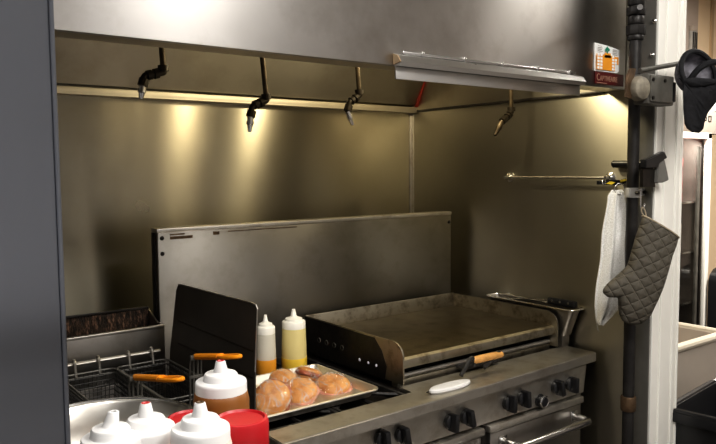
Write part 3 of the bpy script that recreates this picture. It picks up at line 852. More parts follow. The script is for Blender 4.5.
# cast grates over the open burners
def grate(x0, x1, y0, y1):
    b = bm_new(); z0, z1 = .886, .914
    w = .012
    for x in (x0, x1 - w): box(b, (x, y0, z0), (x + w, y1, z1), .003)
    for y in (y0, y1 - w): box(b, (x0, y, z0), (x1, y + w, z1), .003)
    cx, cy = (x0 + x1) / 2, (y0 + y1) / 2
    tube(b, [(cx + .05 * math.cos(t), cy + .05 * math.sin(t), .906) for t in [2 * PI * i / 20 for i in range(20)]], .006, 6, True)
    for k in range(8):
        t = PI / 4 * k
        ex = Vector((math.cos(t), math.sin(t))); s = min((x1 - x0) / 2 / max(abs(ex.x), 1e-3), (y1 - y0) / 2 / max(abs(ex.y), 1e-3))
        tube(b, [(cx + ex.x * .05, cy + ex.y * .05, .906), (cx + ex.x * s * .96, cy + ex.y * s * .96, .906)], .0062, 6)
    obj('grate', b, M['iron'], rg)
    b = lathe(bm_new(), [(0, .872), (.045, .872), (.048, .886), (.03, .892), (0, .892)], (cx, cy, 0), 20)
    obj('burner_head', b, M['iron'], rg)
for i in range(2):
    for j in range(2):
        grate(.952 + .268 * i, 1.215 + .268 * i, 1.694 + .336 * j, 2.024 + .336 * j)
# small bright steel tips along the front of the grates
b = bm_new()
for x in (1.03, 1.135, 1.225, 1.31, 1.41): box(b, (x, 1.691, .904), (x + .014, 1.696, .9155), .002)
split('bright_spot', b, M['bright_steel'], rg)

# ------------------------------------------------------------------ griddle
GX0, GX1, GYB, GZ = 1.51, 2.328, 2.340, 1.008
gd = thing('flat_top_griddle', 'flat-top griddle with seasoned brown plate and steel splash guards', 'griddle', ((GX0 + GX1) / 2, 2.02, .905))
b = box(bm_new(), (GX0 + .006, 1.815, .915), (GX1 - .006, GYB - .006, GZ - .02), .002)
obj('body', b, M['soot'], gd)
b = box(bm_new(), (GX0 + .005, 1.775, GZ - .022), (GX1 - .005, GYB - .006, GZ), .009, 3)
obj('cooking_plate', b, M['griddle_plate'], gd)
b = prism(bm_new(), [(GX0 + .005, 1.778, GZ + .0005), (GX0 + .005, 1.766, GZ - .006), (GX0 + .005, 1.762, GZ - .018), (GX0 + .005, 1.766, GZ - .034), (GX0 + .005, 1.780, GZ - .036)], (GX1 - GX0 - .01, 0, 0))
obj('front_edge', b, M['griddle_side'], gd)
def side_plate(x0, x1):
    pts = [(1.750, .925), (1.750, 1.018)]
    for k in range(7):
        t = PI - k / 6 * PI / 2
        pts.append((1.805 + .055 * math.cos(t), 1.014 + .050 * math.sin(t)))
    pts += [(GYB, 1.064), (GYB, .925)]
    return prism(bm_new(), [(x0, y, z) for y, z in pts], (x1 - x0, 0, 0))
lp = obj('side_splash', side_plate(GX0, GX0 + .006), M['griddle_side'], gd)
# sooty rear part of the left splash, with punched holes
b = prism(bm_new(), [(GX0 - .0012, 1.845, .925), (GX0 - .0012, 1.835, .97), (GX0 - .0012, 1.86, 1.02), (GX0 - .0012, 1.90, 1.058), (GX0 - .0012, GYB, 1.061), (GX0 - .0012, GYB, .925)], (.0012, 0, 0))
tag(obj('soot_patch', b, M['soot'], lp), 'black soot covering the rear of the side splash')
b = bm_new()
for y in (2.24, 2.19, 2.14, 2.09): lathe(b, [(.007, 0), (.010, 0), (.010, .003), (.007, .003)], (GX0 - .001, y, .985), 14, (-1, 0, 0))
split('vent_hole', b, M['galv'], lp)
b = bm_new()
for y in (1.985, 1.935, 1.89): lathe(b, [(0, 0), (.006, 0), (.003, .003), (0, .003)], (GX0 - .001, y, .962), 10, (-1, 0, 0))
split('burner_glint', b, m_emit('blue_flame', (.40, .42, .9), .04), lp)
obj('side_splash', side_plate(GX1 - .006, GX1), M['griddle_side'], gd)
b = box(bm_new(), (GX0, GYB - .006, .925), (GX1, GYB, 1.066), .002)
obj('rear_splash', b, M['griddle_side'], gd)
# grease trough and the dark recess under the plate
b = box(bm_new(), (GX0 + .006, 1.785, .905), (GX1 - .006, 1.818, .932), .003)
obj('grease_trough', b, M['griddle_side'], gd)
b = tube(bm_new(), [(GX0 + .008, 1.792, .942), (GX1 - .008, 1.792, .942)], .009, 10)
obj('gas_rail', b, M['range_steel'], gd)
for x in (GX0 + .03, GX1 - .03):
    for y in (1.84, 2.28):
        obj('foot', cyl(bm_new(), (x, y, .905), (x, y, .918), .018), M['soot'], gd)

# ------------------------------------------------------------------ steel pan hung between griddle and side wall
p0 = at(493, 298, 'x', 2.375); p1 = at(577, 303, 'x', 2.375)
pn = thing('steel_pan', 'narrow stainless pan between the griddle and the side wall', 'pan', (2.373, (p0.y + p1.y) / 2, .92))
PX0, PX1, PY0, PY1, PZ = 2.340, 2.410, p1.y, p0.y, 1.078
def ring_rect(x0, x1, y0, y1, r, n=5):
    out = []
    for cx, cy, a0 in ((x1 - r, y1 - r, 0), (x0 + r, y1 - r, PI / 2), (x0 + r, y0 + r, PI), (x1 - r, y0 + r, 1.5 * PI)):
        for k in range(n + 1): out.append((cx + r * math.cos(a0 + PI / 2 * k / n), cy + r * math.sin(a0 + PI / 2 * k / n)))
    return out
def tray_bm(levels):
    """levels: (x0,x1,y0,y1,r,z) loops joined in turn, last one capped"""
    b = bm_new(); loops = []
    for (x0, x1, y0, y1, r, z) in levels: loops.append([b.verts.new((x, y, z)) for x, y in ring_rect(x0, x1, y0, y1, r)])
    for A, B in zip(loops, loops[1:]):
        n = len(A)
        for k in range(n):
            q = (k + 1) % n; b.faces.new((A[k], A[q], B[q], B[k]))
    b.faces.new(loops[-1])
    return b
b = tray_bm([(PX0 - .006, PX1 + .004, PY0 - .012, PY1 + .012, .02, PZ - .004), (PX0 - .006, PX1 + .004, PY0 - .012, PY1 + .012, .02, PZ), (PX0 + .006, PX1 - .006, PY0, PY1, .016, PZ), (PX0 + .010, PX1 - .010, PY0 + .04, PY1 - .03, .016, PZ - .11)])
o = obj('pan_body', b, M['door_steel'], pn); o.modifiers.new('thick', 'SOLIDIFY').thickness = .002
obj('pan_rim', tube(bm_new(), [(x, y, PZ) for x, y in ring_rect(PX0 - .006, PX1 + .004, PY0 - .012, PY1 + .012, .02)], .003, 8, True), M['bright_steel'], pn)
# rack that carries the pan
obj('support_rail', box(bm_new(), (PX0 + .012, PY0 + .05, .92), (PX1 - .012, PY1 - .04, PZ - .109), .002), M['door_steel'], pn)
s0 = Vector((2.378, PY0 + .005, 1.098)); s1 = Vector((2.378, PY0 + .14, 1.092))
sp = thing('spatula', 'dark handled spatula lying in the narrow steel pan', 'spatula', s0)
b = box(bm_new(), s0 + Vector((-.012, 0, -.017)), s1 + Vector((.012, 0, .016)), .006); obj('handle', b, M['black_plastic'], sp)
b = bm_new()
for k in range(3): cyl(b, s0 + Vector((-.0135, .03 + .04 * k, 0)), s0 + Vector((-.0115, .03 + .04 * k, 0)), .005, n=10)
split('rivet', b, M['bright_steel'], sp)
b = prism(bm_new(), [s1 + Vector((-.006, 0, .002)), s1 + Vector((-.006, .09, -.004)), s1 + Vector((-.03, .21, -.022)), s1 + Vector((.018, .21, -.022)), s1 + Vector((.008, .09, -.004)), s1 + Vector((.006, 0, .002))], (0, 0, .003))
obj('blade', b, M['bright_steel'], sp)

# ------------------------------------------------------------------ grill press with wooden handle
g0 = at(452, 366, 'z', .945); 
gp = thing('grill_press', 'black grill press with a wooden handle behind the range ledge', 'grill press', (1.84, 1.70, .92))
b = prism(bm_new(), [at(u, v, 'z', .928) for u, v in ((455, 367), (497, 359), (498, 362), (462, 371))], (0, 0, .008)); 
obj('press_plate', b, M['iron'], gp)
for (u0, v0, u1, v1, u2, v2) in ((461, 377, 474, 366.5, 471, 358), (484, 369, 499, 359, 498, 352.5)):
    A = at(u0, v0, 'y', 1.685); B = at(u1, v1, 'y', 1.69); T = at(u2, v2, 'y', 1.69)
    b = tube(bm_new(), smooth_path([A + Vector((0, 0, .004)), A.lerp(T, .6) + Vector((-.002, 0, 0)), T, (T + B) / 2 + Vector((.006, 0, .006)), B], 4), .0075, 8)
    obj('bracket', b, M['iron'], gp)
a = at(473, 360.5, 'y', 1.69); c = at(502, 354, 'y', 1.69)
b = tube(bm_new(), [a.lerp(c, t) for t in (0, .05, .3, .6, .95, 1)], .012, 14, rs=[.009, .0125, .014, .0135, .0125, .009])
obj('wooden_handle', b, M['wood'], gp)

# white oval rest on the ledge
wc = at(450, 384.5, 'z', .935); w0 = at(430.5, 389.5, 'z', .935); w1 = at(470, 379, 'z', .935)
ax = (w1 - w0); L = ax.length; ax.normalize(); per = Vector((-ax.y, ax.x, 0))
b = bm_new(); rings = []
prof = [(0, .35), (.03, .55), (.2, .85), (.5, 1), (.8, .85), (.97, .55), (1, .35)]
lv = [(0.75, 0), (1, .006), (1, .012), (.85, .016), (0.5, .0165)]
N = 40
loops = []
for s_, z_ in lv:
    loops.append([b.verts.new(wc + ax * math.cos(2 * PI * k / N) * L / 2 * (1 - (1 - s_) * .35) + per * math.sin(2 * PI * k / N) * .027 * s_ + Vector((0, 0, z_ - .015))) for k in range(N)])
for A, B in zip(loops, loops[1:]):
    for k in range(N):
        q = (k + 1) % N; b.faces.new((A[k], A[q], B[q], B[k]))
b.faces.new(loops[0][::-1]); b.faces.new(loops[-1])
wr = tag(obj('spoon_rest', b, M['white_plastic']), 'white oval spoon rest lying on the range ledge', 'spoon rest')
b = tube(bm_new(), [w0 + Vector((-.012, .006, -.009)), w0 + ax * .03 + Vector((0, 0, -.004))], .003, 8, rs=[.002, .004])
obj('pointed_tip', b, M['soot'], wr)

# ------------------------------------------------------------------ sheet tray with wrapped buns
TX0, TX1, TY0, TY1, TZ = .948, 1.394, 1.734, 2.095, .916
tr = thing('sheet_tray', 'aluminium sheet tray set over the burner grates', 'tray', ((TX0 + TX1) / 2, (TY0 + TY1) / 2, TZ))
b = tray_bm([(TX0 - .004, TX1 + .004, TY0 - .004, TY1 + .004, .028, TZ + .021), (TX0 - .005, TX1 + .005, TY0 - .005, TY1 + .005, .028, TZ + .026), (TX0, TX1, TY0, TY1, .026, TZ + .026), (TX0 + .014, TX1 - .014, TY0 + .014, TY1 - .014, .022, TZ + .002)])
o = obj('tray_pan', b, M['tray'], tr); o.modifiers.new('thick', 'SOLIDIFY').thickness = .0015
obj('rolled_rim', tube(bm_new(), [(x, y, TZ + .024) for x, y in ring_rect(TX0 - .004, TX1 + .004, TY0 - .004, TY1 + .004, .028)], .0042, 8, True), M['white_plastic'] if False else M['tray'], tr)

def bun(label, pos, rad, tilt_axis, tilt, fill, seedv, squash=.42):
    """wrapped filled bun: crown, filling, heel, film"""
    rnd = random.Random(seedv)
    r = thing('wrapped_sandwich', label, 'sandwich', pos, 'film-wrapped buns on the tray')
    Rm = Matrix.Rotation(tilt, 3, Vector(tilt_axis).normalized())
    def dome(h0, h1, rr_, flip=False, jit=.0):
        prof = []
        for k in range(8):
            t = k / 7 * PI / 2
            prof.append((rr_ * math.cos(t) ** .75, h0 + (h1 - h0) * math.sin(t)))
        prof[-1] = (0, h1)
        return [(0, h0)] + prof
    def put(bm, jit):
        for v in bm.verts:
            n_ = v.co.length
            a = math.atan2(v.co.y, v.co.x)
            v.co *= 1 + jit * (math.sin(a * 3 + seedv) * .5 + math.sin(a * 5 + seedv * 2 + v.co.z * 90) * .5)
            v.co = Rm @ v.co
    b = lathe(bm_new(), dome(.008, rad * .50, rad), n=32); put(b, .02); obj('bun_top', b, M['bun'], r, local=True, smooth=70)
    b = lathe(bm_new(), [(0, -.009), (rad * .85, -.010), (rad * 1.09, -.004), (rad * 1.06, .006), (rad * .8, .010), (0, .010)], n=32); put(b, .07); obj('filling', b, fill, r, local=True, smooth=70)
    b = lathe(bm_new(), [(0, -rad * .42), (rad * .8, -rad * .42), (rad * .97, -rad * .30), (rad * .98, -.010), (0, -.008)], n=32); put(b, .02); obj('bun_base', b, M['bun'], r, local=True, smooth=70)
    # film
    prof = [(0, -rad * .47)]
    for k in range(13):
        t = -PI / 2 + (k + .5) / 13 * PI
        prof.append((rad * 1.10 * math.cos(t) ** .6, (rad * .60 if t > 0 else rad * .47) * math.sin(t)))
    prof.append((0, rad * .58))
    b = lathe(bm_new(), prof, n=40)
    for v in b.verts:
        a = math.atan2(v.co.y, v.co.x)
        v.co *= 1 + .035 * math.sin(a * 7 + seedv + v.co.z * 60) + rnd.uniform(-.02, .03)
        v.co = Rm @ v.co
    obj('plastic_wrap', b, M['film'], r, local=True, smooth=60)
    return r
vd = Vector((-.5, -.8, .3))
bun('round bun in film tilted on edge, leftmost on the tray', at(272.5, 398.5, 'y', 1.81), .054, (.80, -.58, 0), math.radians(60), M['meat'], 1)
bun('bun in film with pink filling, middle of the tray', at(300, 392.5, 'y', 1.86), .055, (.75, -.55, 0), math.radians(26), M['ham'], 2)
bun('flattish bun in film, rightmost on the tray', at(333, 386.5, 'y', 1.88), .057, (.6, -.2, .1), math.radians(15), M['ham'], 3)
bun('bun in film at the back of the tray with dark filling', at(309, 374.5, 'y', 2.01), .046, (.2, -.6, .1), math.radians(-25), M['meat'], 4)
bun('half hidden bun in film behind the tilted bun', at(283, 379, 'y', 2.0), .044, (.6, -.3, .1), math.radians(14), M['meat'], 5)

# ------------------------------------------------------------------ oil bottles
def oil_bottle(label, u, v, Y, h, rad, bodym, oilm, level):
    p = at(u, v, 'y', Y); z0 = .916
    r = thing('squeeze_bottle', label, 'squeeze bottle', (p.x, Y, z0))
    c = (p.x, Y, z0)
    bh = h * .74
    b = lathe(bm_new(), [(0, 0), (rad * .92, 0), (rad, .006), (rad * .985, bh * .5), (rad * .93, bh * .93), (rad * .82, bh), (rad * .6, bh + .002)], c, 28)
    obj('bottle_body', b, M[bodym], r, smooth=50)
    b = lathe(bm_new(), [(0, .004), (rad * .93, .001), (rad * 1.012, .007), (rad * 1.008, level), (0, level)], c, 28)
    obj('oil', b, M[oilm], r, smooth=50)
    b = lathe(bm_new(), [(rad * .88, bh - .012), (rad * .93, bh - .010), (rad * .93, bh + .012), (rad * .86, bh + .016), (rad * .70, bh + .018), (rad * .66, bh + .025), (rad * .34, bh + .030), (rad * .24, bh + .034), (rad * .13, h), (0, h)], c, 28)
    obj('nozzle_cap', b, M['ivory_plastic'], r, smooth=40)
oil_bottle('clear squeeze bottle with a little orange oil, behind the tray', 266, 355, 2.175, .214, .036, 'bottle_clear', 'oil_orange', .058)
oil_bottle('yellowish squeeze bottle with golden oil, next to the griddle', 294.2, 355, 2.165, .222, .046, 'bottle_yellow', 'oil_gold', .048)

# ------------------------------------------------------------------ splash guard between fryer and range
sg = thing('splash_guard', 'dark steel splash guard standing between fryer and range', 'splash guard', (.926, 1.95, .90))
def gpt(u, v): return at(u, v, 'x', .926)
cs = [gpt(170, 351), gpt(176.2, 290), gpt(178, 285.2), gpt(181, 284.8), gpt(252, 303.2), gpt(256, 305.5), gpt(257.2, 309), gpt(254.8, 372)]
low = [Vector((.926, 1.70, .90)), Vector((.926, 2.30, .90))]
b = prism(bm_new(), cs + low, (.004, 0, 0))
obj('sheet', b, plain('sooty_guard_steel', (.062, .053, .043), .5, .2, .25, 5), sg)
for v in (322, 344):
    a = gpt(176, v - 2); c = gpt(254, v)
    b = box(bm_new(), (.9242, c.y + .01, a.z - .0015), (.926, a.y - .02, a.z + .0015)); obj('crease_line', b, M['brass_dark'], sg)
b = tube(bm_new(), [gpt(178, 285.0), gpt(181, 284.5), gpt(252, 303), gpt(256, 305.2), gpt(257.4, 309), gpt(255, 372)], .0022, 6)
tag(obj('bright_edge', b, M['range_steel'], sg), 'thin bright edge')  # thin bright steel wire along the top and front edge

# ------------------------------------------------------------------ fryer
fr = thing('deep_fryer', 'stainless deep fryer with sooty flue at the left', 'fryer', (.65, 2.0, 0))
FX0, FX1 = .525, .918
b = bm_new()
# tank: walls with an open well
box(b, (FX0, 1.62, .1), (FX1, 1.645, .93), .003); box(b, (FX0, 2.28, .1), (FX1, 2.43, .95), .003)
box(b, (FX0, 1.645, .1), (FX0 + .02, 2.28, .93)); box(b, (FX1 - .02, 1.645, .1), (FX1, 2.28, .93)); box(b, (FX0 + .02, 1.645, .1), (FX1 - .02, 2.28, .70))
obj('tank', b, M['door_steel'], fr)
tag(obj('frying_oil', box(bm_new(), (FX0 + .021, 1.646, .70), (FX1 - .021, 2.279, .84)), plain('dark_oil', (.012, .008, .005), .08, 0, .1, 5), fr), 'dark oil in the tank')
for x in (FX0 + .05, FX1 - .05):
    for y in (1.68, 2.36): obj('leg', cyl(bm_new(), (x, y, 0), (x, y, .1), .02), M['range_steel'], fr)
# flue box: open-topped, rear wall higher
fx0, fx1 = .46, .908
b = box(bm_new(), (fx0, 2.28, .95), (fx1, 2.288, 1.124), .002)
obj('flue_front', b, M['door_steel'], fr)
obj('flue_edge', box(bm_new(), (fx0, 2.276, 1.116), (fx1, 2.292, 1.124), .002), M['range_steel'], fr)
b = prism(bm_new(), [(fx1 - .006, 2.28, .95), (fx1 - .006, 2.28, 1.124), (fx1 - .006, 2.33, 1.124), (fx1 - .006, 2.42, 1.16), (fx1 - .006, 2.43, .95)], (.006, 0, 0))
prism(b, [(fx0, 2.28, .95), (fx0, 2.28, 1.124), (fx0, 2.33, 1.124), (fx0, 2.42, 1.16), (fx0, 2.43, .95)], (.006, 0, 0))
split('flue_side', b, M['door_steel'], fr)
def m_crust():
    m, nt, p = mat('crusted_soot')
    n = noise(nt, 60, 6, (1.6, 1, .6), .7)
    r = ramp(nt, n.outputs['Fac'], [(0.42, (.006, .004, .003)), (.54, (.05, .027, .017)), (.66, (.26, .15, .10))])
    nt.links.new(r.outputs['Color'], p.inputs['Base Color']); p.inputs['Roughness'].default_value = .5
    bump(nt, p, n.outputs['Fac'], 1.0, .02); return m
b = box(bm_new(), (fx0 + .006, 2.41, .95), (fx1 - .006, 2.418, 1.163), .001); box(b, (fx0 + .006, 2.29, 1.02), (fx1 - .006, 2.40, 1.03))
obj('flue_opening', b, m_crust(), fr)
obj('flue_back_edge', box(bm_new(), (fx0, 2.408, 1.158), (fx1 - .004, 2.422, 1.167), .001), M['soot'], fr)
# hanger bar
rbz = 1.052
b = tube(bm_new(), [(FX0 - .03, 2.225, rbz), (.868, 2.225, rbz)], .0062, 10)
for x in (.54, .86): tube(b, [(x, 2.225, rbz), (x, 2.282, rbz - .03)], .005, 8)
obj('hanger_bar', b, M['range_steel'], fr)

# ------------------------------------------------------------------ fry baskets
def wire(b, p, q, r): 
    cyl(b, p, q, r, n=5, cap=False)
def basket(label, x0, x1, hz, tip):
    y0, y1, z0, z1 = 1.80, 2.205, .885, 1.026
    r = thing('fry_basket', label, 'fry basket', ((x0 + x1) / 2, 2.0, z0), 'fry baskets in the fryer')
    ins = .018
    b = bm_new()
    for z, i, rad in ((z1, 0, .0030), (z1 - .012, .001, .0018)):
        tube(b, [(x, y, z) for x, y in ring_rect(x0 + i, x1 - i, y0 + i, y1 - i, .02, 3)], rad, 6, True)
    tube(b, [(x, y, z0) for x, y in ring_rect(x0 + ins, x1 - ins, y0 + ins, y1 - ins, .02, 3)], .0022, 6, True)
    obj('rim_wire', b, M['galv'], r)
    b = bm_new(); w = .0012; st = .0125
    nx = int((x1 - x0) / st); ny = int((y1 - y0) / st); nz = 9
    for i in range(1, nx):
        f = i / nx; xt = x0 + (x1 - x0) * f; xb = x0 + ins + (x1 - x0 - 2 * ins) * f
        wire(b, (xt, y0, z1), (xb, y0 + ins, z0), w); wire(b, (xt, y1, z1), (xb, y1 - ins, z0), w); wire(b, (xb, y0 + ins, z0), (xb, y1 - ins, z0), w)
    for i in range(1, ny):
        f = i / ny; yt = y0 + (y1 - y0) * f; yb = y0 + ins + (y1 - y0 - 2 * ins) * f
        wire(b, (x0, yt, z1), (x0 + ins, yb, z0), w); wire(b, (x1, yt, z1), (x1 - ins, yb, z0), w); wire(b, (x0 + ins, yb, z0), (x1 - ins, yb, z0), w)
    for i in range(1, nz):
        f = i / nz; d = ins * f; z = z1 + (z0 - z1) * f
        A = [(x0 + d, y0 + d, z), (x1 - d, y0 + d, z), (x1 - d, y1 - d, z), (x0 + d, y1 - d, z)]
        for k in range(4): wire(b, A[k], A[(k + 1) % 4], w * 1.2)
    obj('wire_mesh', b, M['iron'], r, smooth=0)
    cx = (x0 + x1) / 2
    # hooks at the back over the hanger bar
    for x in (x0 + .045, x1 - .045):
        b = tube(bm_new(), smooth_path([(x, y1 - .004, z1 - .01), (x, y1 + .001, rbz - .01), (x, y1 + .006, rbz + .012), (x, y1 + .020, rbz + .013), (x, y1 + .026, rbz - .006)], 4), .0042, 8)
        obj('hook', b, M['range_steel'], r)
    # upright wires of the handle, then the grip pointing out and up
    hx = cx
    b = bm_new()
    for dx in (-.016, -.006, .006, .016):
        tube(b, smooth_path([(hx + dx * 1.05, y0 + .012, z0 + .02), (hx + dx, y0 - .004, z1), (hx + dx, y0 - .008, hz - .02), (hx + dx * .8, y0 - .014, hz)], 3), .0028, 6)
    box(b, (hx - .020, y0 - .010, hz - .06), (hx + .020, y0 - .003, hz - .052), .001)
    box(b, (hx - .019, y0 - .020, hz - .008), (hx + .019, y0 - .008, hz + .006), .003)
    obj('handle_frame', b, M['galv'], r)
    b = bm_new()
    g0 = Vector((hx, y0 - .012, hz)); g1 = Vector((hx + .004, y0 - tip[0], hz + tip[1])); dd = (g1 - g0)
    # flat grip: solid neck, then a loop with a hanging hole
    def halfw(t): return .0105 + .004 * t if t < .55 else .0127 + .004 * math.sin((t - .55) / .45 * PI)
    up = Vector((0, .18, 1)).normalized()
    ts = [0, .08, .2, .35, .5, .6]
    rings = []
    for t in ts:
        c = g0 + dd * t; hw = halfw(t); th = .0085
        rings.append([b.verts.new(c + Vector((hw * math.cos(a), 0, 0)) + up * th * math.sin(a)) for a in [2 * PI * k / 12 for k in range(12)]])
    for A, B in zip(rings, rings[1:]):
        for k in range(12): b.faces.new((A[k], A[(k + 1) % 12], B[(k + 1) % 12], B[k]))
    b.faces.new(rings[0][::-1]); b.faces.new(rings[-1])
    lc = g0 + dd * .79; L_ = dd.length * .205; du = dd.normalized()
    tube(b, [lc + du * L_ * math.cos(a) + Vector((.0165, 0, 0)) * math.sin(a) for a in [2 * PI * k / 28 for k in range(28)]], .0052, 8, True)
    tag(obj('grip', b, M['orange'], r), 'orange plastic grip')
    return r
basket('wire fry basket with orange grip, beside the splash guard', .716, .882, 1.134, (.255, .05))
basket('wire fry basket with orange grip, nearer the steel end panel', .550, .712, 1.108, (.295, .06))

# ------------------------------------------------------------------ mixing bowl on the pass shelf
SZ = 1.10
bc = Vector((.335, 1.105, SZ)); br = .148; bh = .138
mb = thing('mixing_bowl', 'large stainless mixing bowl behind the white squeeze bottles', 'bowl', bc)
prof = [(0, .002), (.055, .002), (.085, .018), (.118, .055), (.138, .098), (br - .004, bh - .004), (br, bh), (br + .006, bh + .001), (br + .007, bh - .003)]
b = lathe(bm_new(), prof, bc, 56); o = obj('bowl_shell', b, M['bowl_steel'], mb, smooth=60); o.modifiers.new('thick', 'SOLIDIFY').thickness = .0016
b = tube(bm_new(), [bc + Vector(((br + .004) * math.cos(t), (br + .004) * math.sin(t), bh)) for t in [2 * PI * k / 56 for k in range(56)]], .0032, 8, True)
obj('rolled_rim', b, M['bright_steel'], mb)

# ------------------------------------------------------------------ squeeze bottles with white caps
def sauce_bottle(label, ucap, Y, ztip, rad, sauce, tipm=None, lean=0.0):
    q = at(ucap[0], ucap[1], 'y', Y)
    c = Vector((q.x, Y, SZ)); h = ztip - SZ
    r = thing('squeeze_bottle', label, 'squeeze bottle', c, 'white-capped squeeze bottles on the pass shelf')
    ch = .044                      # cap height including the tip
    bh = h - ch
    b = lathe(bm_new(), [(0, 0), (rad * 1.02, 0), (rad * 1.08, .006), (rad * 1.08, bh - .016), (rad * 1.02, bh - .004), (rad * .9, bh), (rad * .9, bh + .006)], c, 36)
    obj('bottle_body', b, M['body_amber' if sauce == 'sauce_amber' else 'body_pink'], r, smooth=50)
    b = lathe(bm_new(), [(0, .003), (rad * 1.0, .003), (rad * 1.05, .008), (rad * 1.05, bh - .014), (0, bh - .014)], c, 36)
    obj('sauce', b, M[sauce], r, smooth=50)
    t = bh
    b = lathe(bm_new(), [(rad * .95, t - .010), (rad, t - .009), (rad * 1.0, t + .0095), (rad * .985, t + .0125), (rad * .95, t + .0138), (rad * .70, t + .0150), (rad * .675, t + .0165), (rad * .655, t + .0225), (rad * .60, t + .0252), (rad * .34, t + .0262), (rad * .29, t + .0275), (rad * .24, t + .034), (rad * .185, t + .0432), (rad * .165, t + .044), (rad * .10, t + .044), (rad * .09, t + .037), (0, t + .037)], c, 40)
    if lean:
        for v in b.verts:
            k = max(0, v.co.z - (SZ + t + .026)); v.co.x += lean * k
    cp = obj('nozzle_cap', b, M['white_plastic'], r, smooth=38)
    if tipm:
        b = lathe(bm_new(), [(0, t + .0373), (rad * .085, t + .0374), (rad * .105, t + .0443), (rad * .150, t + .0444), (rad * .10, t + .0448), (0, t + .038)], c, 20)
        obj('sauce_smear', b, M[tipm], cp)
    return r
sauce_bottle('white-capped squeeze bottle cut off by the lower picture edge, nearest the end panel', (110, 415), .86, 1.347, .0355, 'sauce_pink', None, .25)
sauce_bottle('white-capped squeeze bottle with red-stained tip in front of the bowl', (145.5, 402), .875, 1.344, .0365, 'sauce_pink', 'sauce_red')
sauce_bottle('white-capped squeeze bottle with pale pink sauce, between the two red lids', (200, 404), .80, 1.356, .0360, 'sauce_pink', 'coupling')
sauce_bottle('white-capped squeeze bottle full of amber sauce, tallest of the four', (220.5, 361), .985, 1.348, .0395, 'sauce_amber', 'sauce_red')

def red_jar(label, u, Y, v, rad):
    q = at(u, v, 'y', Y); zt = q.z
    c = Vector((q.x, Y, SZ))
    r = thing('jar', label, 'jar', c, 'red-lidded jars on the pass shelf')
    h = zt - SZ
    b = lathe(bm_new(), [(0, 0), (rad * .93, 0), (rad * .97, .005), (rad * .97, h - .05), (rad * .9, h - .042), (rad * .9, h - .03)], c, 32); obj('jar_body', b, M['bottle_body'], r, smooth=50)
    b = bm_new(); lathe(b, [(rad * .96, h - .042), (rad * 1.0, h - .040), (rad * 1.0, h - .006), (rad * .95, h - .001), (rad * .86, h), (rad * .80, h - .003), (0, h - .003)], c, 40)
    obj('lid', b, M['red_plastic'], r, smooth=40)
red_jar('red-lidded jar wedged between bottles and bowl, mostly hidden', 190, .93, 416, .033)
red_jar('red-lidded jar in front of the amber sauce bottle', 241, .83, 417, .0365)

# ------------------------------------------------------------------ beyond the white post: tub, bin, cooler, carton
tz = .85
tb = thing('utility_tub', 'cream plastic utility tub on legs beyond the white post', 'tub', (3.04, 1.78, 0))
tx0, tx1, ty0, ty1 = 2.70, 3.38, 1.585, 1.98
b = tray_bm([(tx0 + .02, tx1 - .02, ty0 + .02, ty1 - .02, .03, tz - .30), (tx0, tx1, ty0, ty1, .03, tz - .03), (tx0, tx1, ty0, ty1, .03, tz), (tx0 + .03, tx1 - .03, ty0 + .03, ty1 - .03, .03, tz), (tx0 + .05, tx1 - .05, ty0 + .05, ty1 - .05, .03, tz - .28)])
obj('basin', b, M['tub_side'], tb)
obj('rim', tube(bm_new(), [(x, y, tz) for x, y in ring_rect(tx0 + .005, tx1 - .005, ty0 + .005, ty1 - .005, .03)], .019, 10, True), M['tub'], tb)
for x in (tx0 + .06, tx1 - .06):
    for y in (ty0 + .06, ty1 - .06): obj('leg', cyl(bm_new(), (x, y, 0), (x, y, tz - .29), .02), M['tub_side'], tb)

bn = thing('trash_bin', 'black plastic trash bin in front of the cream tub', 'bin', (2.885, 1.235, 0), rotz=math.radians(7))
hw, hd, bzt = .27, .25, .70
b = tray_bm([(-hw * .78, hw * .78, -hd * .78, hd * .78, .04, 0), (-hw * .95, hw * .95, -hd * .95, hd * .95, .04, bzt - .05), (-hw, hw, -hd, hd, .04, bzt - .045), (-hw, hw, -hd, hd, .04, bzt - .012), (-hw * .97, hw * .97, -hd * .97, hd * .97, .04, bzt), (-hw * .9, hw * .9, -hd * .9, hd * .9, .035, bzt - .004), (-hw * .87, hw * .87, -hd * .87, hd * .87, .035, bzt - .03), (-hw * .72, hw * .72, -hd * .72, hd * .72, .03, .02)])
obj('bin_shell', b, M['bin'], bn, local=True)
b = tube(bm_new(), [(x, y, bzt - .004) for x, y in ring_rect(-hw * .955, hw * .955, -hd * .955, hd * .955, .04)], .012, 8, True)
obj('rim', b, M['bin'], bn, local=True)

# glass-door cooler
CYF = 2.6
cL = at(677.5, 160, 'y', CYF).x; cR = at(711.5, 160, 'y', CYF).x; cT = at(690, 132, 'y', CYF).z
cl_ = thing('display_cooler', 'white framed glass-door cooler with packages inside', 'cooler', ((cL + cR) / 2, 2.9, 0))
b = bm_new(); box(b, (cL, CYF + .05, 0), (cL + .03, 3.25, cT)); box(b, (cR - .03, CYF + .05, 0), (cR, 3.25, cT)); box(b, (cL, CYF + .05, cT - .03), (cR, 3.25, cT)); box(b, (cL, CYF + .05, 0), (cR, 3.25, .12)); box(b, (cL, 3.22, 0), (cR, 3.25, cT))
obj('cabinet', b, M['dark_inside'], cl_)
b = bm_new(); fw = .055
box(b, (cL, CYF, .12), (cL + fw * .7, CYF + .045, cT), .004); box(b, (cR - fw, CYF, .12), (cR, CYF + .045, cT), .004); box(b, (cL, CYF, cT - fw * .8), (cR, CYF + .045, cT), .004); box(b, (cL, CYF, .12), (cR, CYF + .045, .20), .004)
dd_ = obj('glass_door', b, M['white_groove'], cl_)
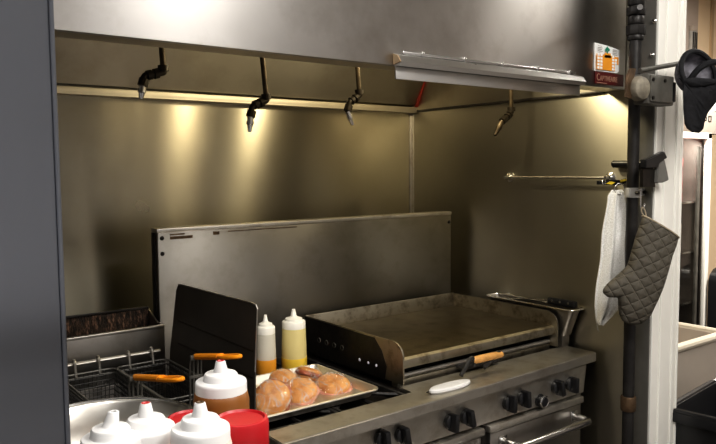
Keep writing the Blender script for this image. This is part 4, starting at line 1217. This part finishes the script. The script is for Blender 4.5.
obj('pane', box(bm_new(), (cL + .03, CYF + .018, .19), (cR - .05, CYF + .024, cT - .04)), M['glass'], dd_)
obj('mullion', box(bm_new(), (cL + (cR - cL) * .60, CYF - .004, .2), (cL + (cR - cL) * .66, CYF + .016, cT - .10), .003), M['galv'], dd_)
obj('door_rail', box(bm_new(), (cL + (cR - cL) * .74, CYF + .004, .2), (cL + (cR - cL) * .79, CYF + .016, cT - .05), .003), M['soot'], dd_)
for z in (.62, 1.0, 1.37):
    obj('shelf', box(bm_new(), (cL + .03, CYF + .08, z), (cR - .03, 3.2, z + .014)), M['bright_steel'], cl_)
l = bpy.data.lights.new('cooler_fill_light', 'AREA'); l.shape = 'RECTANGLE'; l.size = .3; l.size_y = .1; l.energy = 5.0; l.color = (1, .95, .9)  # added fill light, brightens the packages; no lamp is seen in the cooler
lo = bpy.data.objects.new('cooler_fill_light', l); COL.objects.link(lo); lo.location = ((cL + cR) / 2, CYF + .075, cT - .06); lo.rotation_euler = (math.radians(25), 0, 0)
cw = cR - cL
def pack(x0, x1, z0, z1, m, label, grp, stripe):
    r = thing('food_package', label, 'package', ((x0 + x1) / 2, CYF + .2, z0), grp)
    obj('carton', box(bm_new(), (x0, CYF + .10, z0), (x1, CYF + .36, z1), .004), M[m], r)
    obj('printed_band', box(bm_new(), (x0 + .01, CYF + .098, z0 + (z1 - z0) * .4), (x1 - .01, CYF + .1, z0 + (z1 - z0) * .62)), M[stripe], r)
pack(cL + .06, cL + cw * .56, 1.386, 1.54, 'red_box', 'red package, lower one on the top cooler shelf', 'packages in the cooler', 'cream_box')
pack(cL + .06, cL + cw * .56, 1.542, 1.70, 'red_box', 'red package, upper one on the top cooler shelf', 'packages in the cooler', 'maroon')
pack(cL + .06, cL + cw * .56, 1.016, 1.22, 'cream_box', 'pale package on the middle cooler shelf', 'packages in the cooler', 'dark_inside')
pack(cL + .06, cL + cw * .50, .636, .84, 'ink', 'dark package on the lowest cooler shelf', 'packages in the cooler', 'gray_plastic')
# carton on the cooler
q0 = at(701, 111, 'y', CYF + .08); q1 = at(716, 131, 'y', CYF + .08)
ct = thing('cardboard_box', 'grey cardboard box with dark handling marks on top of the cooler', 'box', (q0.x + .16, CYF + .2, cT))
czt = q0.z
obj('carton', box(bm_new(), (q0.x - .12, CYF + .08, cT), (q1.x + .12, CYF + .42, czt), .004), M['cardboard'], ct)
b = bm_new()
m0 = at(705, 114, 'y', CYF + .08)
x = m0.x; z = m0.z - .035
tube(b, [(x + .012 + .012 * math.cos(t), CYF + .079, z + .014 * math.sin(t)) for t in [2 * PI * k / 14 for k in range(14)]], .004, 6, True)
for dx in (.05, .085): box(b, (x + dx, CYF + .077, z - .022), (x + dx + .010, CYF + .081, z + .024))
box(b, (x + .05, CYF + .077, z + .016), (x + .095, CYF + .081, z + .024)); box(b, (x + .05, CYF + .077, z - .022), (x + .095, CYF + .081, z - .014))
obj('handling_mark', b, M['ink'], ct)
# white bag above the carton
q = at(712, 104, 'y', CYF + .2)
b = bmesh.new(); bmesh.ops.create_icosphere(b, subdivisions=3, radius=.075, matrix=Matrix.Translation((q.x + .03, q.y + .03, czt + .048)))
for v in b.verts: v.co += Vector((random.uniform(-.01, .01), random.uniform(-.01, .01), random.uniform(-.008, .008))); v.co.z = max(v.co.z, czt + .001)
tag(obj('paper_bundle', b, M['paper'], smooth=30), 'crumpled white paper bundle on the cardboard box', 'paper')
# dark rounded appliance beside the cooler
q = at(708.5, 268, 'y', 2.58); zt = q.z
ap = thing('floor_appliance', 'black rounded appliance with a pale band beside the cooler', 'appliance', (q.x + .25, 2.5, 0))
b = prism(bm_new(), [(q.x, 2.44, 0), (q.x, 2.44, zt - .10), (q.x + .02, 2.44, zt - .05), (q.x + .07, 2.44, zt - .015), (q.x + .14, 2.44, zt), (q.x + .5, 2.44, zt), (q.x + .5, 2.44, 0)], (0, .14, 0))
obj('casing', b, M['bin'], ap)
zb = at(712, 297.5, 'y', 2.44).z
obj('pale_band', box(bm_new(), (q.x - .003, 2.433, zb - .01), (q.x + .5, 2.44, zb + .012), .002), M['cream_box'], ap)
# grey bracket on the far wall
q = at(693, 44, 'y', 3.27); qt = at(693, 29, 'y', 3.27); qb = at(693, 66, 'y', 3.27)
wb = thing('wall_bracket', 'grey ribbed bracket high on the beige wall', 'bracket', (q.x, 3.27, qb.z))
obj('plate', box(bm_new(), (q.x - .05, 3.255, qb.z), (q.x + .042, 3.285, qt.z), .006), M['gray_plastic'], wb)
b = bm_new()
for dx in (-.03, .0, .03): box(b, (q.x + dx - .006, 3.248, qb.z + .01), (q.x + dx + .006, 3.256, qt.z - .03), .002)
split('rib', b, M['soot'], wb)
obj('head', box(bm_new(), (q.x - .055, 3.245, qt.z - .02), (q.x + .03, 3.285, qt.z + .03), .008), M['cardboard'], wb)

# ------------------------------------------------------------------ ceiling light fixtures and lamps
lm = m_emit('light_diffuser', (1.0, .97, .92), 4.0)
def panel(x, y, sx, sy, power, c, label):
    r = thing('ceiling_light', label, 'ceiling light', (x, y, CEIL - .03), 'ceiling lights behind the viewer')
    obj('frame', box(bm_new(), (x - sx / 2 - .03, y - sy / 2 - .03, CEIL - .02), (x + sx / 2 + .03, y + sy / 2 + .03, CEIL - .001), .003), M['white_groove'], r)
    obj('diffuser', box(bm_new(), (x - sx / 2, y - sy / 2, CEIL - .028), (x + sx / 2, y + sy / 2, CEIL - .018), .002), lm, r)
    l = bpy.data.lights.new('ceiling_lamp', 'AREA'); l.shape = 'RECTANGLE'; l.size = sx; l.size_y = sy; l.energy = power; l.color = c
    lo = bpy.data.objects.new('ceiling_lamp', l); COL.objects.link(lo); lo.location = (x, y, CEIL - .04)
panel(1.5, -.45, .6, 1.2, 52, (1, .96, .90), 'lit ceiling panel behind the viewer, right of the pair')
panel(.1, .1, .6, 1.2, 18, (1, .96, .92), 'lit ceiling panel above the pass shelf')
panel(4.2, .85, .6, .9, 26, (1, .95, .86), 'added ceiling panel that lights the white post')  # added unseen panel, brightens the post front and the mitt
panel(4.9, 1.7, .6, .6, 100, (1, .93, .82), 'lit ceiling panel near the glass-door cooler')
for x, y, e in ((1.58, 1.9, 3.5), (2.0, 1.9, 7.5)):
    l = bpy.data.lights.new('hood_lamp', 'POINT'); l.energy = e; l.color = (1, .86, .56); l.shadow_soft_size = .04
    lo = bpy.data.objects.new('hood_lamp', l); COL.objects.link(lo); lo.location = (x, y, 2.14)

w = bpy.data.worlds.new('world'); SC.world = w; w.use_nodes = True
w.node_tree.nodes['Background'].inputs[0].default_value = (.6, .62, .66, 1); w.node_tree.nodes['Background'].inputs[1].default_value = .05
SC.view_settings.view_transform = 'Standard'
SC.view_settings.look = 'Medium High Contrast'
SC.view_settings.exposure = 0.45
